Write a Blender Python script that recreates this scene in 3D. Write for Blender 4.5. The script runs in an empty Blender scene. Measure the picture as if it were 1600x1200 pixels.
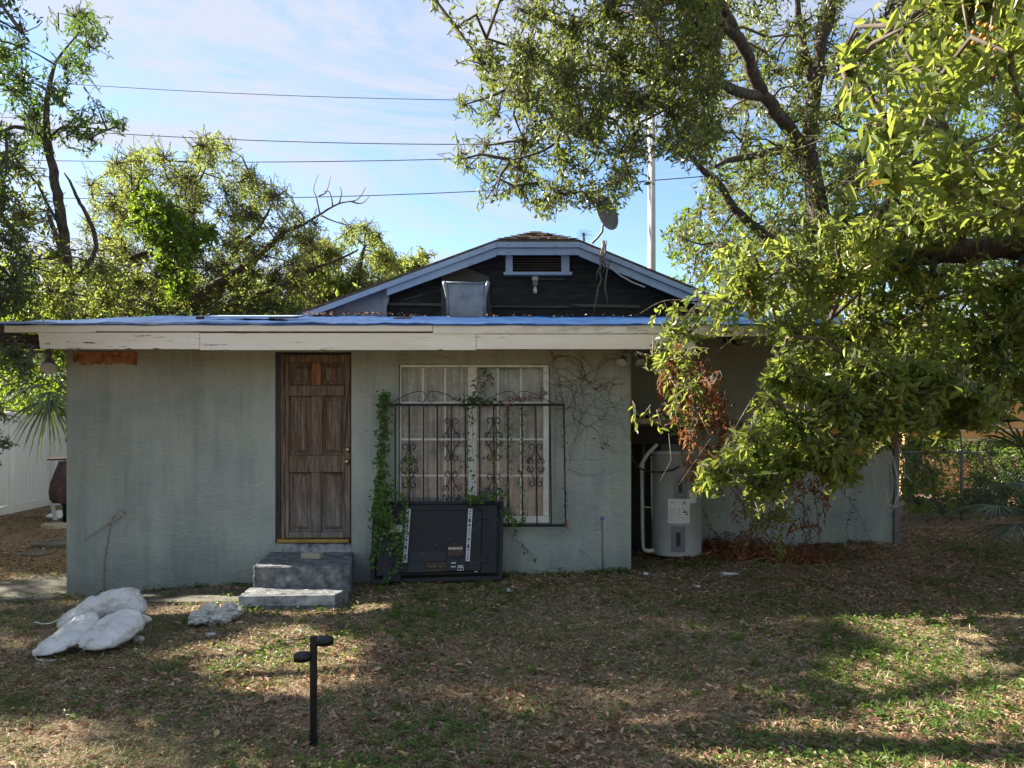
import bpy, math, random
import numpy as np
from mathutils import Vector
rng = np.random.default_rng(7)
random.seed(7)
SC = bpy.context.scene
COL = SC.collection
R = math.radians

# ------------------------------------------------------------------ camera, world, sun, exposure
FPX, HOR, CAMZ = 1150.0, 685.0, 1.6          # focal length in photo pixels, horizon row, eye height
cd = bpy.data.cameras.new('camera')
cam = bpy.data.objects.new('camera', cd)
COL.objects.link(cam)
cam.location = (0, 0, CAMZ)
cam.rotation_euler = (R(90), 0, 0)
cd.sensor_width = 36
cd.lens = 36 * FPX / 1600
cd.shift_y = (HOR - 600) / 1600
cd.clip_start = 0.05
cd.clip_end = 2000
SC.camera = cam
SUN_AZ, SUN_EL = -72.0, 31.0                 # azimuth from +Y towards +X, elevation
SV = np.array([math.sin(R(SUN_AZ)) * math.cos(R(SUN_EL)), math.cos(R(SUN_AZ)) * math.cos(R(SUN_EL)), math.sin(R(SUN_EL))])
W = bpy.data.worlds.new('World')
SC.world = W
W.use_nodes = True
wt = W.node_tree
wt.nodes.clear()
def wn(t, **k):
    n = wt.nodes.new(t)
    for a, b in k.items():
        setattr(n, a, b)
    return n
sky = wn('ShaderNodeTexSky', sky_type='NISHITA', sun_disc=False)
sky.sun_elevation = R(SUN_EL)
sky.sun_rotation = R(SUN_AZ)
sky.air_density = 0.95
sky.dust_density = 0.05
sky.ozone_density = 2.6
tc = wn('ShaderNodeTexCoord')
mp = wn('ShaderNodeMapping')
mp.inputs['Scale'].default_value = (0.7, 1.0, 3.4)
mp.inputs['Rotation'].default_value = (0.1, 0.55, 0.3)
nz = wn('ShaderNodeTexNoise')
nz.inputs['Scale'].default_value = 2.4
nz.inputs['Detail'].default_value = 9
nz.inputs['Roughness'].default_value = 0.66
nz.inputs['Distortion'].default_value = 0.7
rp = wn('ShaderNodeValToRGB')
rp.color_ramp.elements[0].position = 0.46
rp.color_ramp.elements[1].position = 0.635
# less cloud right of centre; cloud out of view added to brighten the shade
dv = wn('ShaderNodeVectorMath', operation='DOT_PRODUCT')
dv.inputs[1].default_value = (0.14, 0.93, 0.34)
mr = wn('ShaderNodeMapRange')
mr.inputs['From Min'].default_value = 0.90
mr.inputs['From Max'].default_value = 0.995
mr.inputs['To Min'].default_value = 0.07
mr.inputs['To Max'].default_value = -0.05
ad = wn('ShaderNodeMath', operation='ADD')
mx = wn('ShaderNodeMixRGB')
mx.inputs['Color2'].default_value = (2.6, 2.7, 3.0, 1)
mu = wn('ShaderNodeMath', operation='MULTIPLY')
mu.inputs[1].default_value = 0.88
bg = wn('ShaderNodeBackground')
bg.inputs['Strength'].default_value = 0.069
wo = wn('ShaderNodeOutputWorld')
L = wt.links.new
L(tc.outputs['Generated'], mp.inputs['Vector']); L(mp.outputs[0], nz.inputs['Vector'])
L(tc.outputs['Generated'], dv.inputs[0]); L(dv.outputs['Value'], mr.inputs['Value'])
L(nz.outputs['Fac'], ad.inputs[0]); L(mr.outputs[0], ad.inputs[1]); L(ad.outputs[0], rp.inputs['Fac'])
L(rp.outputs['Color'], mu.inputs[0]); L(mu.outputs[0], mx.inputs['Fac'])
L(sky.outputs[0], mx.inputs['Color1']); L(mx.outputs[0], bg.inputs['Color']); L(bg.outputs[0], wo.inputs[0])
sd = bpy.data.lights.new('sun', 'SUN')
sd.energy = 5.0
sd.angle = R(0.55)
sd.color = (1.0, 0.91, 0.77)
so = bpy.data.objects.new('sun', sd)
COL.objects.link(so)
so.location = (-10, 8, 15)
so.rotation_euler = Vector(SV.tolist()).to_track_quat('Z', 'Y').to_euler()
vs = SC.view_settings
SC.display_settings.display_device = 'sRGB'
vs.view_transform = 'Standard'
vs.look = 'None'
vs.gamma = 1
vs.use_curve_mapping = False
vs.exposure = 2.15
SC.cycles.max_bounces = 7
SC.cycles.diffuse_bounces = 4
SC.cycles.glossy_bounces = 3
SC.cycles.transmission_bounces = 5
SC.cycles.transparent_max_bounces = 12
SC.cycles.sample_clamp_indirect = 8

# ------------------------------------------------------------------ helpers
def P(px, py, d):
    return np.array([(px - 800) / FPX * d, d, CAMZ + (HOR - py) / FPX * d])
def PN(px, py, d):
    return np.stack([(px - 800) / FPX * d, d, CAMZ + (HOR - py) / FPX * d], 1)
ORG = {}
def link(o, parent, origin):
    COL.objects.link(o)
    if parent is not None:
        o.parent = parent
        o.location = Vector(origin) - Vector(ORG[parent.name])
    else:
        o.location = origin
    ORG[o.name] = tuple(origin)
def tag(o, label=None, cat=None, group=None, kind=None):
    if label: o['label'] = label
    if cat: o['category'] = cat
    if group: o['group'] = group
    if kind: o['kind'] = kind
    return o
def thing(name, loc, label, cat, group=None):
    o = bpy.data.objects.new(name, None)
    o.empty_display_size = 0.1
    link(o, None, tuple(float(a) for a in loc))
    return tag(o, label, cat, group)
class MB:
    def __init__(s):
        s.v = []; s.f = []; s.s = []
    def add(s, vs, fs, smooth=False):
        n = len(s.v)
        s.v += [tuple(float(c) for c in v) for v in vs]
        s.f += [tuple(i + n for i in f) for f in fs]
        s.s += [smooth] * len(fs)
        return s
    def box(s, x0, x1, y0, y1, z0, z1):
        return s.hexa([(x0, y0, z0), (x1, y0, z0), (x1, y1, z0), (x0, y1, z0), (x0, y0, z1), (x1, y0, z1), (x1, y1, z1), (x0, y1, z1)])
    def hexa(s, p):
        return s.add(p, [(0, 3, 2, 1), (4, 5, 6, 7), (0, 1, 5, 4), (1, 2, 6, 5), (2, 3, 7, 6), (3, 0, 4, 7)])
    def plate(s, poly, y0, y1):                       # polygon in x,z (counter-clockwise seen from -y) with thickness in y
        n = len(poly)
        vs = [(x, y0, z) for x, z in poly] + [(x, y1, z) for x, z in poly]
        fs = [tuple(range(n)), tuple(range(2 * n - 1, n - 1, -1))]
        fs += [(i, i + n, (i + 1) % n + n, (i + 1) % n) for i in range(n)]
        return s.add(vs, fs)
    def slab(s, poly, z0, z1):                        # polygon in x,y
        n = len(poly)
        vs = [(x, y, z0) for x, y in poly] + [(x, y, z1) for x, y in poly]
        fs = [tuple(range(n - 1, -1, -1)), tuple(range(n, 2 * n))] + [(i, (i + 1) % n, (i + 1) % n + n, i + n) for i in range(n)]
        return s.add(vs, fs)
    def beam(s, a, b, w, h):                          # straight bar from a to b
        a = Vector(a); b = Vector(b); d = (b - a).normalized()
        up = Vector((0, 0, 1)) if abs(d.z) < 0.95 else Vector((0, 1, 0))
        x = d.cross(up).normalized() * w / 2; z = x.cross(d).normalized() * h / 2
        return s.hexa([a - x - z, a + x - z, b + x - z, b - x - z, a - x + z, a + x + z, b + x + z, b - x + z])
    def tube(s, pts, r, n=8, cap=True, smooth=True, jit=0.0):
        pts = [Vector([float(c) for c in p]) for p in pts]
        m = len(pts)
        rs = r if hasattr(r, '__len__') else [r] * m
        d0 = (pts[1] - pts[0]).normalized()
        x = d0.orthogonal().normalized()
        vs = []
        for i, p in enumerate(pts):
            d = (pts[min(i + 1, m - 1)] - pts[max(i - 1, 0)]).normalized()
            x = (x - d * x.dot(d)).normalized()
            y = d.cross(x)
            for k in range(n):
                a = 2 * math.pi * k / n
                q = rs[i] * (1 + random.uniform(-jit, jit))
                vs.append(p + x * math.cos(a) * q + y * math.sin(a) * q)
        fs = [(i * n + k, i * n + (k + 1) % n, (i + 1) * n + (k + 1) % n, (i + 1) * n + k) for i in range(m - 1) for k in range(n)]
        s.add(vs, fs, smooth)
        if cap:
            s.f += [tuple(len(s.v) - m * n + k for k in range(n - 1, -1, -1)), tuple(len(s.v) - n + k for k in range(n))]
            s.s += [False, False]
        return s
    def lathe(s, prof, c, n=24, axis='z', smooth=True):
        vs = []
        for r_, h in prof:
            for k in range(n):
                a = 2 * math.pi * k / n
                u, w_ = r_ * math.cos(a), r_ * math.sin(a)
                vs.append((c[0] + u, c[1] + w_, c[2] + h) if axis == 'z' else ((c[0] + u, c[1] - h, c[2] + w_) if axis == 'y' else (c[0] + h, c[1] + u, c[2] + w_)))
        m = len(prof)
        fs = [(i * n + k, i * n + (k + 1) % n, (i + 1) * n + (k + 1) % n, (i + 1) * n + k) for i in range(m - 1) for k in range(n)]
        s.add(vs, fs, smooth)
        return s
    def build(s, name, mat, parent=None, label=None, bevel=0, cat=None, group=None, kind=None):
        a = np.array(s.v)
        c = (a.min(0) + a.max(0)) / 2
        c[2] = a[:, 2].min()
        me = bpy.data.meshes.new(name)
        me.from_pydata([tuple(v) for v in (a - c).tolist()], [], s.f)
        me.polygons.foreach_set('use_smooth', s.s)
        me.update()
        me.materials.append(mat)
        o = bpy.data.objects.new(name, me)
        link(o, parent, tuple(c.tolist()))
        if bevel:
            b = o.modifiers.new('bevel', 'BEVEL')
            b.width = bevel; b.segments = 1; b.limit_method = 'ANGLE'
        return tag(o, label, cat, group, kind)
def npmesh(name, V, Q, mat, parent=None, rnd=None, smooth=False, label=None, cat=None, kind=None, group=None, smv=None):
    V = np.asarray(V, dtype=np.float64)
    c = (V.min(0) + V.max(0)) / 2
    c[2] = V[:, 2].min()
    me = bpy.data.meshes.new(name)
    k = Q.shape[1]
    me.vertices.add(len(V)); me.vertices.foreach_set('co', (V - c).astype(np.float32).ravel())
    me.loops.add(Q.size); me.loops.foreach_set('vertex_index', Q.astype(np.int32).ravel())
    me.polygons.add(len(Q))
    me.polygons.foreach_set('loop_start', (np.arange(len(Q)) * k).astype(np.int32))
    try: me.polygons.foreach_set('loop_total', np.full(len(Q), k, dtype=np.int32))
    except Exception: pass
    me.update(calc_edges=True)
    me.polygons.foreach_set('use_smooth', np.full(len(Q), smooth))
    if rnd is not None:
        at = me.attributes.new('rnd', 'FLOAT', 'FACE')
        at.data.foreach_set('value', rnd.astype(np.float32))
    me.materials.append(mat)
    o = bpy.data.objects.new(name, me)
    link(o, parent, tuple(c.tolist()))
    return tag(o, label, cat, group, kind)
def nrm(a):
    return a / np.maximum(np.linalg.norm(a, axis=-1, keepdims=True), 1e-9)

# ------------------------------------------------------------------ materials
def newmat(name):
    m = bpy.data.materials.new(name)
    m.use_nodes = True
    t = m.node_tree
    b = t.nodes['Principled BSDF']
    return m, t, b
def N(t, typ, **k):
    n = t.nodes.new(typ)
    for a, v in k.items():
        if a in n.inputs.keys(): n.inputs[a].default_value = v
        else: setattr(n, a, v)
    return n
def noise(t, scale, detail=6, rough=0.6, stretch=None, dist=0.0, coord='Object', rot=None):
    c = N(t, 'ShaderNodeTexCoord')
    n = N(t, 'ShaderNodeTexNoise')
    n.inputs['Scale'].default_value = scale; n.inputs['Detail'].default_value = detail
    n.inputs['Roughness'].default_value = rough; n.inputs['Distortion'].default_value = dist
    src = c.outputs['Object' if coord == 'World' else coord]
    if coord == 'World':
        g = N(t, 'ShaderNodeNewGeometry'); src = g.outputs['Position']
    if stretch or rot:
        mpp = N(t, 'ShaderNodeMapping')
        mpp.inputs['Scale'].default_value = stretch or (1, 1, 1)
        if rot: mpp.inputs['Rotation'].default_value = rot
        t.links.new(src, mpp.inputs['Vector']); src = mpp.outputs[0]
    t.links.new(src, n.inputs['Vector'])
    return n.outputs['Fac']
def ramp(t, fac, stops):
    r = N(t, 'ShaderNodeValToRGB')
    e = r.color_ramp.elements
    while len(e) > 1: e.remove(e[0])
    for i, (p, c) in enumerate(stops):
        el = e[0] if i == 0 else e.new(p)
        el.position = p
        el.color = (c[0], c[1], c[2], 1) if hasattr(c, '__len__') else (c, c, c, 1)
    t.links.new(fac, r.inputs['Fac'])
    return r.outputs['Color']
def mix(t, fac, a, b, mode='MIX'):
    m = N(t, 'ShaderNodeMixRGB', blend_type=mode)
    for s, v in (('Fac', fac), ('Color1', a), ('Color2', b)):
        if hasattr(v, 'links') or hasattr(v, 'is_linked'): t.links.new(v, m.inputs[s])
        elif s == 'Fac': m.inputs[s].default_value = v
        else: m.inputs[s].default_value = (*v, 1)
    return m.outputs[0]
def bump(t, b, h, strength, dist=0.01, prev=None):
    n = N(t, 'ShaderNodeBump')
    n.inputs['Strength'].default_value = strength; n.inputs['Distance'].default_value = dist
    t.links.new(h, n.inputs['Height'])
    if prev is not None: t.links.new(prev, n.inputs['Normal'])
    t.links.new(n.outputs[0], b.inputs['Normal'])
    return n.outputs[0]
def M(name, stops, scale=8, rough=0.7, bs=0.3, bscale=60, metal=0, spec=0.4, stretch=None, bd=0.004, detail=6):
    m, t, b = newmat(name)
    t.links.new(ramp(t, noise(t, scale, detail, 0.62, stretch), stops), b.inputs['Base Color'])
    b.inputs['Roughness'].default_value = rough; b.inputs['Metallic'].default_value = metal
    b.inputs['Specular IOR Level'].default_value = spec
    if bs: bump(t, b, noise(t, bscale, 5, 0.6, stretch), bs, bd)
    return m
def leafmat(name, stops, trans=(0.30, 0.42, 0.04), tw=0.38, rough=0.42, spec=0.5):
    m, t, b = newmat(name)
    a = N(t, 'ShaderNodeAttribute', attribute_name='rnd')
    col = ramp(t, a.outputs['Fac'], stops)
    t.links.new(col, b.inputs['Base Color'])
    b.inputs['Roughness'].default_value = rough; b.inputs['Specular IOR Level'].default_value = spec
    tr = N(t, 'ShaderNodeBsdfTranslucent')
    t.links.new(mix(t, 0.72, col, trans), tr.inputs['Color'])
    ms = N(t, 'ShaderNodeMixShader'); ms.inputs[0].default_value = tw
    t.links.new(b.outputs[0], ms.inputs[1]); t.links.new(tr.outputs[0], ms.inputs[2])
    t.links.new(ms.outputs[0], t.nodes['Material Output'].inputs[0])
    return m
MT = {}
def build_mats():
    # stucco
    m, t, b = newmat('sage_stucco')
    base = ramp(t, noise(t, 1.3, 8, 0.62, coord='World'), [(0.36, (0.325, 0.375, 0.345)), (0.5, (0.39, 0.44, 0.405)), (0.66, (0.445, 0.485, 0.435))])
    g = N(t, 'ShaderNodeNewGeometry'); sx = N(t, 'ShaderNodeSeparateXYZ'); t.links.new(g.outputs['Position'], sx.inputs[0])
    hz = N(t, 'ShaderNodeMapRange'); t.links.new(sx.outputs['Z'], hz.inputs['Value'])
    hz.inputs['From Min'].default_value = 1.5; hz.inputs['From Max'].default_value = 2.6
    tan = mix(t, 0.35, (0.36, 0.31, 0.20), base)
    k = N(t, 'ShaderNodeMath', operation='MULTIPLY'); t.links.new(hz.outputs[0], k.inputs[0]); t.links.new(noise(t, 2.2, 6, 0.6, (1, 1, 0.5), coord='World'), k.inputs[1])
    c2 = mix(t, k.outputs[0], base, tan)
    st = ramp(t, noise(t, 3.0, 8, 0.7, (2.2, 1, 0.22), coord='World'), [(0.40, 1.0), (0.56, 0.84), (0.72, 0.62)])
    c3 = mix(t, 0.75, c2, st, 'MULTIPLY')
    c3 = mix(t, 0.8, c3, ramp(t, noise(t, 30, 6, 0.7, (0.6, 1, 1.8), 0.8, coord='World'), [(0.30, 0.84), (0.5, 0.98), (0.72, 1.08)]), 'MULTIPLY')  # fine tone ripple paints in trowel relief shading the bump hardly shows
    sp = ramp(t, noise(t, 14, 2, 0.5, coord='World'), [(0.755, 1.0), (0.775, 0.25)])
    c4 = mix(t, 0.9, c3, sp, 'MULTIPLY')
    dz = N(t, 'ShaderNodeMapRange'); t.links.new(sx.outputs['Z'], dz.inputs['Value'])
    dz.inputs['From Min'].default_value = 0.45; dz.inputs['From Max'].default_value = -0.15
    k2 = N(t, 'ShaderNodeMath', operation='MULTIPLY'); t.links.new(dz.outputs[0], k2.inputs[0]); t.links.new(noise(t, 5, 7, 0.7, coord='World'), k2.inputs[1])
    t.links.new(mix(t, k2.outputs[0], c4, (0.10, 0.10, 0.07)), b.inputs['Base Color'])
    b.inputs['Roughness'].default_value = 0.85
    p = bump(t, b, noise(t, 26, 6, 0.65, (0.6, 1, 1.7), 1.2, coord='World'), 0.9, 0.018)
    bump(t, b, noise(t, 3.2, 3, 0.5, (0.8, 1, 1.6), coord='World'), 0.5, 0.03, p)
    MT['stucco'] = m
    # peeling cream paint on wood
    m, t, b = newmat('peeling_cream_paint')
    base = ramp(t, noise(t, 1.5, 6, 0.6, (1, 1, 4), coord='World'), [(0.3, (0.72, 0.67, 0.54)), (0.7, (0.82, 0.78, 0.66))])
    pe = ramp(t, noise(t, 5.5, 9, 0.72, (0.7, 1, 6), 0.3, coord='World'), [(0.59, 0.0), (0.62, 1.0)])
    big = ramp(t, noise(t, 0.9, 3, 0.5, coord='World'), [(0.42, 0.15), (0.62, 1.0)])
    f = mix(t, 1.0, pe, big, 'MULTIPLY')
    t.links.new(mix(t, f, base, (0.10, 0.085, 0.065)), b.inputs['Base Color'])
    bump(t, b, f, -0.6, 0.004)
    b.inputs['Roughness'].default_value = 0.6
    MT['cream'] = m
    m, t, b = newmat('mildewed_cream_trim')
    base = ramp(t, noise(t, 1.5, 6, 0.6, (1, 1, 4), coord='World'), [(0.3, (0.68, 0.64, 0.52)), (0.7, (0.80, 0.76, 0.65))])
    g = N(t, 'ShaderNodeNewGeometry'); sx = N(t, 'ShaderNodeSeparateXYZ'); t.links.new(g.outputs['Position'], sx.inputs[0])
    hx = N(t, 'ShaderNodeMapRange'); t.links.new(sx.outputs['X'], hx.inputs['Value'])
    hx.inputs['From Min'].default_value = -1.2; hx.inputs['From Max'].default_value = 2.6
    ml = ramp(t, noise(t, 6, 9, 0.75, (0.8, 1, 3), coord='World'), [(0.42, 0.0), (0.64, 0.9)])
    k = N(t, 'ShaderNodeMath', operation='MULTIPLY'); t.links.new(hx.outputs[0], k.inputs[0]); t.links.new(ml, k.inputs[1])
    t.links.new(mix(t, k.outputs[0], base, (0.075, 0.065, 0.05)), b.inputs['Base Color'])
    b.inputs['Roughness'].default_value = 0.65
    MT['trim'] = m
    # tarp
    m, t, b = newmat('blue_tarp')
    t.links.new(ramp(t, noise(t, 2.2, 7, 0.65, coord='World'), [(0.3, (0.004, 0.024, 0.11)), (0.55, (0.007, 0.05, 0.17)), (0.75, (0.02, 0.10, 0.24))]), b.inputs['Base Color'])
    b.inputs['Roughness'].default_value = 0.42; b.inputs['Specular IOR Level'].default_value = 0.35
    p = bump(t, b, noise(t, 5, 5, 0.6, (0.6, 1.5, 1), 0.8, coord='World'), 0.5, 0.03)
    bump(t, b, noise(t, 90, 2, 0.5, coord='World'), 0.1, 0.002, p)
    MT['tarp'] = m
    # weathered door wood
    m, t, b = newmat('weathered_door_wood')
    gr = noise(t, 9, 9, 0.72, (5, 5, 0.35), 0.4, coord='World')
    br = ramp(t, gr, [(0.3, (0.028, 0.016, 0.011)), (0.46, (0.10, 0.064, 0.042)), (0.6, (0.21, 0.145, 0.098)), (0.78, (0.38, 0.29, 0.21))])
    gy = ramp(t, gr, [(0.3, (0.04, 0.035, 0.03)), (0.5, (0.17, 0.148, 0.13)), (0.75, (0.38, 0.34, 0.30))])
    g = N(t, 'ShaderNodeNewGeometry'); sx = N(t, 'ShaderNodeSeparateXYZ'); t.links.new(g.outputs['Position'], sx.inputs[0])
    hz = N(t, 'ShaderNodeMapRange'); t.links.new(sx.outputs['Z'], hz.inputs['Value'])
    hz.inputs['From Min'].default_value = 1.25; hz.inputs['From Max'].default_value = 0.75
    ns = noise(t, 4, 7, 0.65, (2, 1, 0.6), coord='World')
    k = N(t, 'ShaderNodeMath', operation='MULTIPLY_ADD'); t.links.new(hz.outputs[0], k.inputs[0]); k.inputs[1].default_value = 0.9
    k3 = N(t, 'ShaderNodeMath', operation='MULTIPLY_ADD'); t.links.new(ns, k3.inputs[0]); k3.inputs[1].default_value = 1.4; k3.inputs[2].default_value = -0.62
    t.links.new(k3.outputs[0], k.inputs[2]); k.use_clamp = True
    t.links.new(mix(t, k.outputs[0], br, gy), b.inputs['Base Color'])
    b.inputs['Roughness'].default_value = 0.75
    bump(t, b, gr, 0.7, 0.006)
    MT['door'] = m
    MT['door_orange'] = M('exposed_orange_wood', [(0.3, (0.06, 0.025, 0.012)), (0.5, (0.22, 0.095, 0.04)), (0.7, (0.42, 0.20, 0.09))], 9, 0.8, 0.7, 14, stretch=(5, 5, 0.4), bd=0.006, detail=9)
    MT['frame_wood'] = M('split_frame_wood', [(0.3, (0.03, 0.02, 0.014)), (0.5, (0.11, 0.07, 0.045)), (0.7, (0.30, 0.23, 0.17))], 8, 0.8, 0.7, 14, stretch=(5, 5, 0.4), bd=0.006, detail=9)
    MT['dark_wood'] = M('dark_raw_lumber', [(0.3, (0.012, 0.010, 0.008)), (0.7, (0.05, 0.038, 0.028))], 6, 0.9, 0.5, 20, stretch=(0.5, 4, 4))
    MT['orange_rot'] = M('rotted_orange_wood', [(0.3, (0.12, 0.05, 0.02)), (0.5, (0.34, 0.15, 0.06)), (0.7, (0.48, 0.24, 0.11))], 14, 0.95, 0.9, 60, bd=0.01)
    MT['felt'] = M('tar_felt_sheathing', [(0.3, (0.010, 0.010, 0.011)), (0.5, (0.022, 0.020, 0.021)), (0.62, (0.034, 0.030, 0.029)), (0.78, (0.075, 0.068, 0.066))], 5, 0.8, 0.5, 30, stretch=(0.6, 1, 3), detail=9)
    MT['shelf_wood'] = M('rough_shelf_wood', [(0.3, (0.12, 0.085, 0.06)), (0.7, (0.32, 0.25, 0.18))], 8, 0.85, 0.5, 30, stretch=(0.5, 1, 4))
    MT['batten'] = M('grey_batten', [(0.3, (0.05, 0.045, 0.04)), (0.7, (0.16, 0.14, 0.12))], 8, 0.85, 0.4, 30, stretch=(0.5, 1, 4))
    MT['blue_grey'] = M('blue_grey_siding_paint', [(0.3, (0.22, 0.25, 0.32)), (0.55, (0.29, 0.325, 0.40)), (0.75, (0.34, 0.37, 0.44))], 3, 0.65, 0.35, 40, detail=9)
    m, t, b = newmat('chipped_pale_blue_paint')
    base = ramp(t, noise(t, 2.5, 6), [(0.3, (0.31, 0.42, 0.58)), (0.7, (0.42, 0.53, 0.68))])
    pe = ramp(t, noise(t, 7, 9, 0.75, (0.8, 1, 2.5), 0.2), [(0.60, 0.0), (0.64, 0.8)])
    t.links.new(mix(t, pe, base, (0.12, 0.12, 0.13)), b.inputs['Base Color']); b.inputs['Roughness'].default_value = 0.6
    MT['pale_blue'] = m
    MT['vent_blue'] = M('vent_blue_paint', [(0.3, (0.10, 0.20, 0.40)), (0.7, (0.15, 0.27, 0.48))], 5, 0.6, 0.2)
    MT['shingle'] = M('brown_asphalt_shingle', [(0.3, (0.05, 0.038, 0.030)), (0.55, (0.115, 0.085, 0.065)), (0.75, (0.18, 0.14, 0.11))], 18, 0.95, 0.6, 180, detail=8)
    MT['flashing'] = M('stained_grey_flashing', [(0.3, (0.15, 0.17, 0.20)), (0.5, (0.27, 0.30, 0.35)), (0.75, (0.36, 0.39, 0.44))], 4, 0.45, 0.3, 12, metal=0.2, detail=9)
    MT['felt_brown'] = M('brown_grey_board', [(0.3, (0.055, 0.05, 0.045)), (0.7, (0.11, 0.10, 0.09))], 4, 0.8, 0.3)
    MT['concrete'] = M('dirty_concrete', [(0.30, (0.04, 0.042, 0.046)), (0.45, (0.115, 0.12, 0.125)), (0.55, (0.165, 0.175, 0.18)), (0.70, (0.30, 0.30, 0.29))], 9, 0.9, 0.9, 90, detail=15, bd=0.006)
    MT['white_conc'] = M('chalky_painted_concrete', [(0.36, (0.06, 0.065, 0.066)), (0.48, (0.28, 0.29, 0.29)), (0.7, (0.50, 0.51, 0.49))], 8, 0.85, 0.6, 60, detail=10, bd=0.006)
    MT['old_conc'] = M('mossy_walk_concrete', [(0.3, (0.06, 0.055, 0.042)), (0.7, (0.15, 0.14, 0.11))], 4, 0.95, 0.4, 60, detail=9)
    MT['brick'] = M('pale_brick', [(0.3, (0.30, 0.26, 0.19)), (0.7, (0.45, 0.40, 0.31))], 30, 0.9, 0.5, 120)
    MT['brass'] = M('aged_brass', [(0.3, (0.42, 0.33, 0.18)), (0.7, (0.62, 0.52, 0.32))], 20, 0.32, 0.1, metal=1)
    MT['sill_brass'] = M('gold_threshold', [(0.3, (0.30, 0.20, 0.06)), (0.7, (0.50, 0.35, 0.11))], 10, 0.4, 0.1, metal=0.7)
    MT['white_paint'] = M('worn_white_frame', [(0.3, (0.60, 0.60, 0.55)), (0.7, (0.82, 0.82, 0.77))], 9, 0.55, 0.3, detail=9)
    MT['iron'] = M('black_wrought_iron', [(0.35, (0.006, 0.006, 0.007)), (0.7, (0.022, 0.018, 0.016))], 30, 0.5, 0.2, metal=0.3)
    MT['curtain'] = M('pinkish_sheer_curtain', [(0.34, (0.36, 0.32, 0.36)), (0.5, (0.66, 0.61, 0.66)), (0.68, (0.86, 0.82, 0.86))], 5, 0.95, 0.2, 60, stretch=(3, 3, 0.35), detail=8)  # vertical tone streaks paint in fold shading and dark pane reflections
    MT['dark'] = M('dark_interior', [(0.3, (0.010, 0.010, 0.010)), (0.7, (0.02, 0.019, 0.018))], 3, 0.95, 0)
    MT['charcoal'] = M('charcoal_board', [(0.3, (0.025, 0.028, 0.030)), (0.7, (0.05, 0.054, 0.056))], 3, 0.8, 0.3)
    MT['soffit'] = M('soffit_plywood', [(0.3, (0.05, 0.04, 0.03)), (0.7, (0.13, 0.11, 0.08))], 3, 0.9, 0.3)
    m, t, b = newmat('window_glass')
    gl = N(t, 'ShaderNodeBsdfGlossy'); gl.inputs['Roughness'].default_value = 0.04; gl.inputs['Color'].default_value = (0.9, 0.93, 0.9, 1)
    tr = N(t, 'ShaderNodeBsdfTransparent'); tr.inputs['Color'].default_value = (0.95, 0.95, 0.94, 1)
    fr = N(t, 'ShaderNodeFresnel'); fr.inputs['IOR'].default_value = 1.55
    df = N(t, 'ShaderNodeBsdfDiffuse'); df.inputs['Color'].default_value = (0.38, 0.36, 0.33, 1)
    ms = N(t, 'ShaderNodeMixShader'); t.links.new(fr.outputs[0], ms.inputs[0]); t.links.new(tr.outputs[0], ms.inputs[1]); t.links.new(gl.outputs[0], ms.inputs[2])
    ds = ramp(t, noise(t, 6, 8, 0.7), [(0.4, 0.03), (0.75, 0.30)])
    m2 = N(t, 'ShaderNodeMixShader'); t.links.new(ds, m2.inputs[0]); t.links.new(ms.outputs[0], m2.inputs[1]); t.links.new(df.outputs[0], m2.inputs[2])
    t.links.new(m2.outputs[0], t.nodes['Material Output'].inputs[0])
    MT['glass'] = m
    MT['tv'] = M('black_tv_plastic', [(0.3, (0.006, 0.0065, 0.0075)), (0.7, (0.011, 0.012, 0.014))], 6, 0.6, 0.15, 200)
    MT['tv2'] = M('slate_plastic_cover', [(0.3, (0.012, 0.013, 0.018)), (0.7, (0.018, 0.020, 0.027))], 6, 0.6, 0.15, 200)
    MT['steel'] = M('galvanised_bracket', [(0.3, (0.30, 0.31, 0.32)), (0.7, (0.46, 0.47, 0.48))], 20, 0.42, 0.1, metal=0.7)
    MT['white'] = M('white_plastic', [(0.3, (0.55, 0.56, 0.56)), (0.7, (0.72, 0.72, 0.71))], 8, 0.5, 0.1)
    MT['copper'] = M('corroded_jack_strip', [(0.3, (0.015, 0.010, 0.008)), (0.5, (0.05, 0.030, 0.018)), (0.75, (0.16, 0.11, 0.07))], 60, 0.6, 0.3, metal=0.3)
    MT['heater'] = M('dusty_grey_enamel', [(0.3, (0.28, 0.285, 0.275)), (0.55, (0.37, 0.375, 0.37)), (0.75, (0.43, 0.43, 0.41))], 2.5, 0.42, 0.15, 50, detail=9)
    MT['heater_panel'] = M('grey_access_panel', [(0.3, (0.13, 0.135, 0.145)), (0.7, (0.19, 0.195, 0.205))], 4, 0.5, 0.1)
    MT['paper'] = M('faded_paper_label', [(0.3, (0.55, 0.56, 0.55)), (0.7, (0.70, 0.70, 0.69))], 6, 0.8, 0)
    MT['ink_grey'] = M('faded_grey_ink', [(0.3, (0.32, 0.33, 0.34)), (0.7, (0.42, 0.42, 0.43))], 6, 0.8, 0)
    MT['ink_red'] = M('faded_red_ink', [(0.3, (0.45, 0.26, 0.27)), (0.7, (0.55, 0.34, 0.34))], 6, 0.8, 0)
    MT['ink_black'] = M('black_ink', [(0.3, (0.02, 0.02, 0.02)), (0.7, (0.04, 0.04, 0.04))], 6, 0.8, 0)
    MT['pvc'] = M('dirty_white_pvc', [(0.3, (0.33, 0.32, 0.29)), (0.7, (0.55, 0.54, 0.50))], 6, 0.5, 0.1, detail=8)
    MT['rubber'] = M('black_cable', [(0.3, (0.012, 0.013, 0.015)), (0.7, (0.03, 0.03, 0.035))], 6, 0.5, 0.1)
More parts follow.
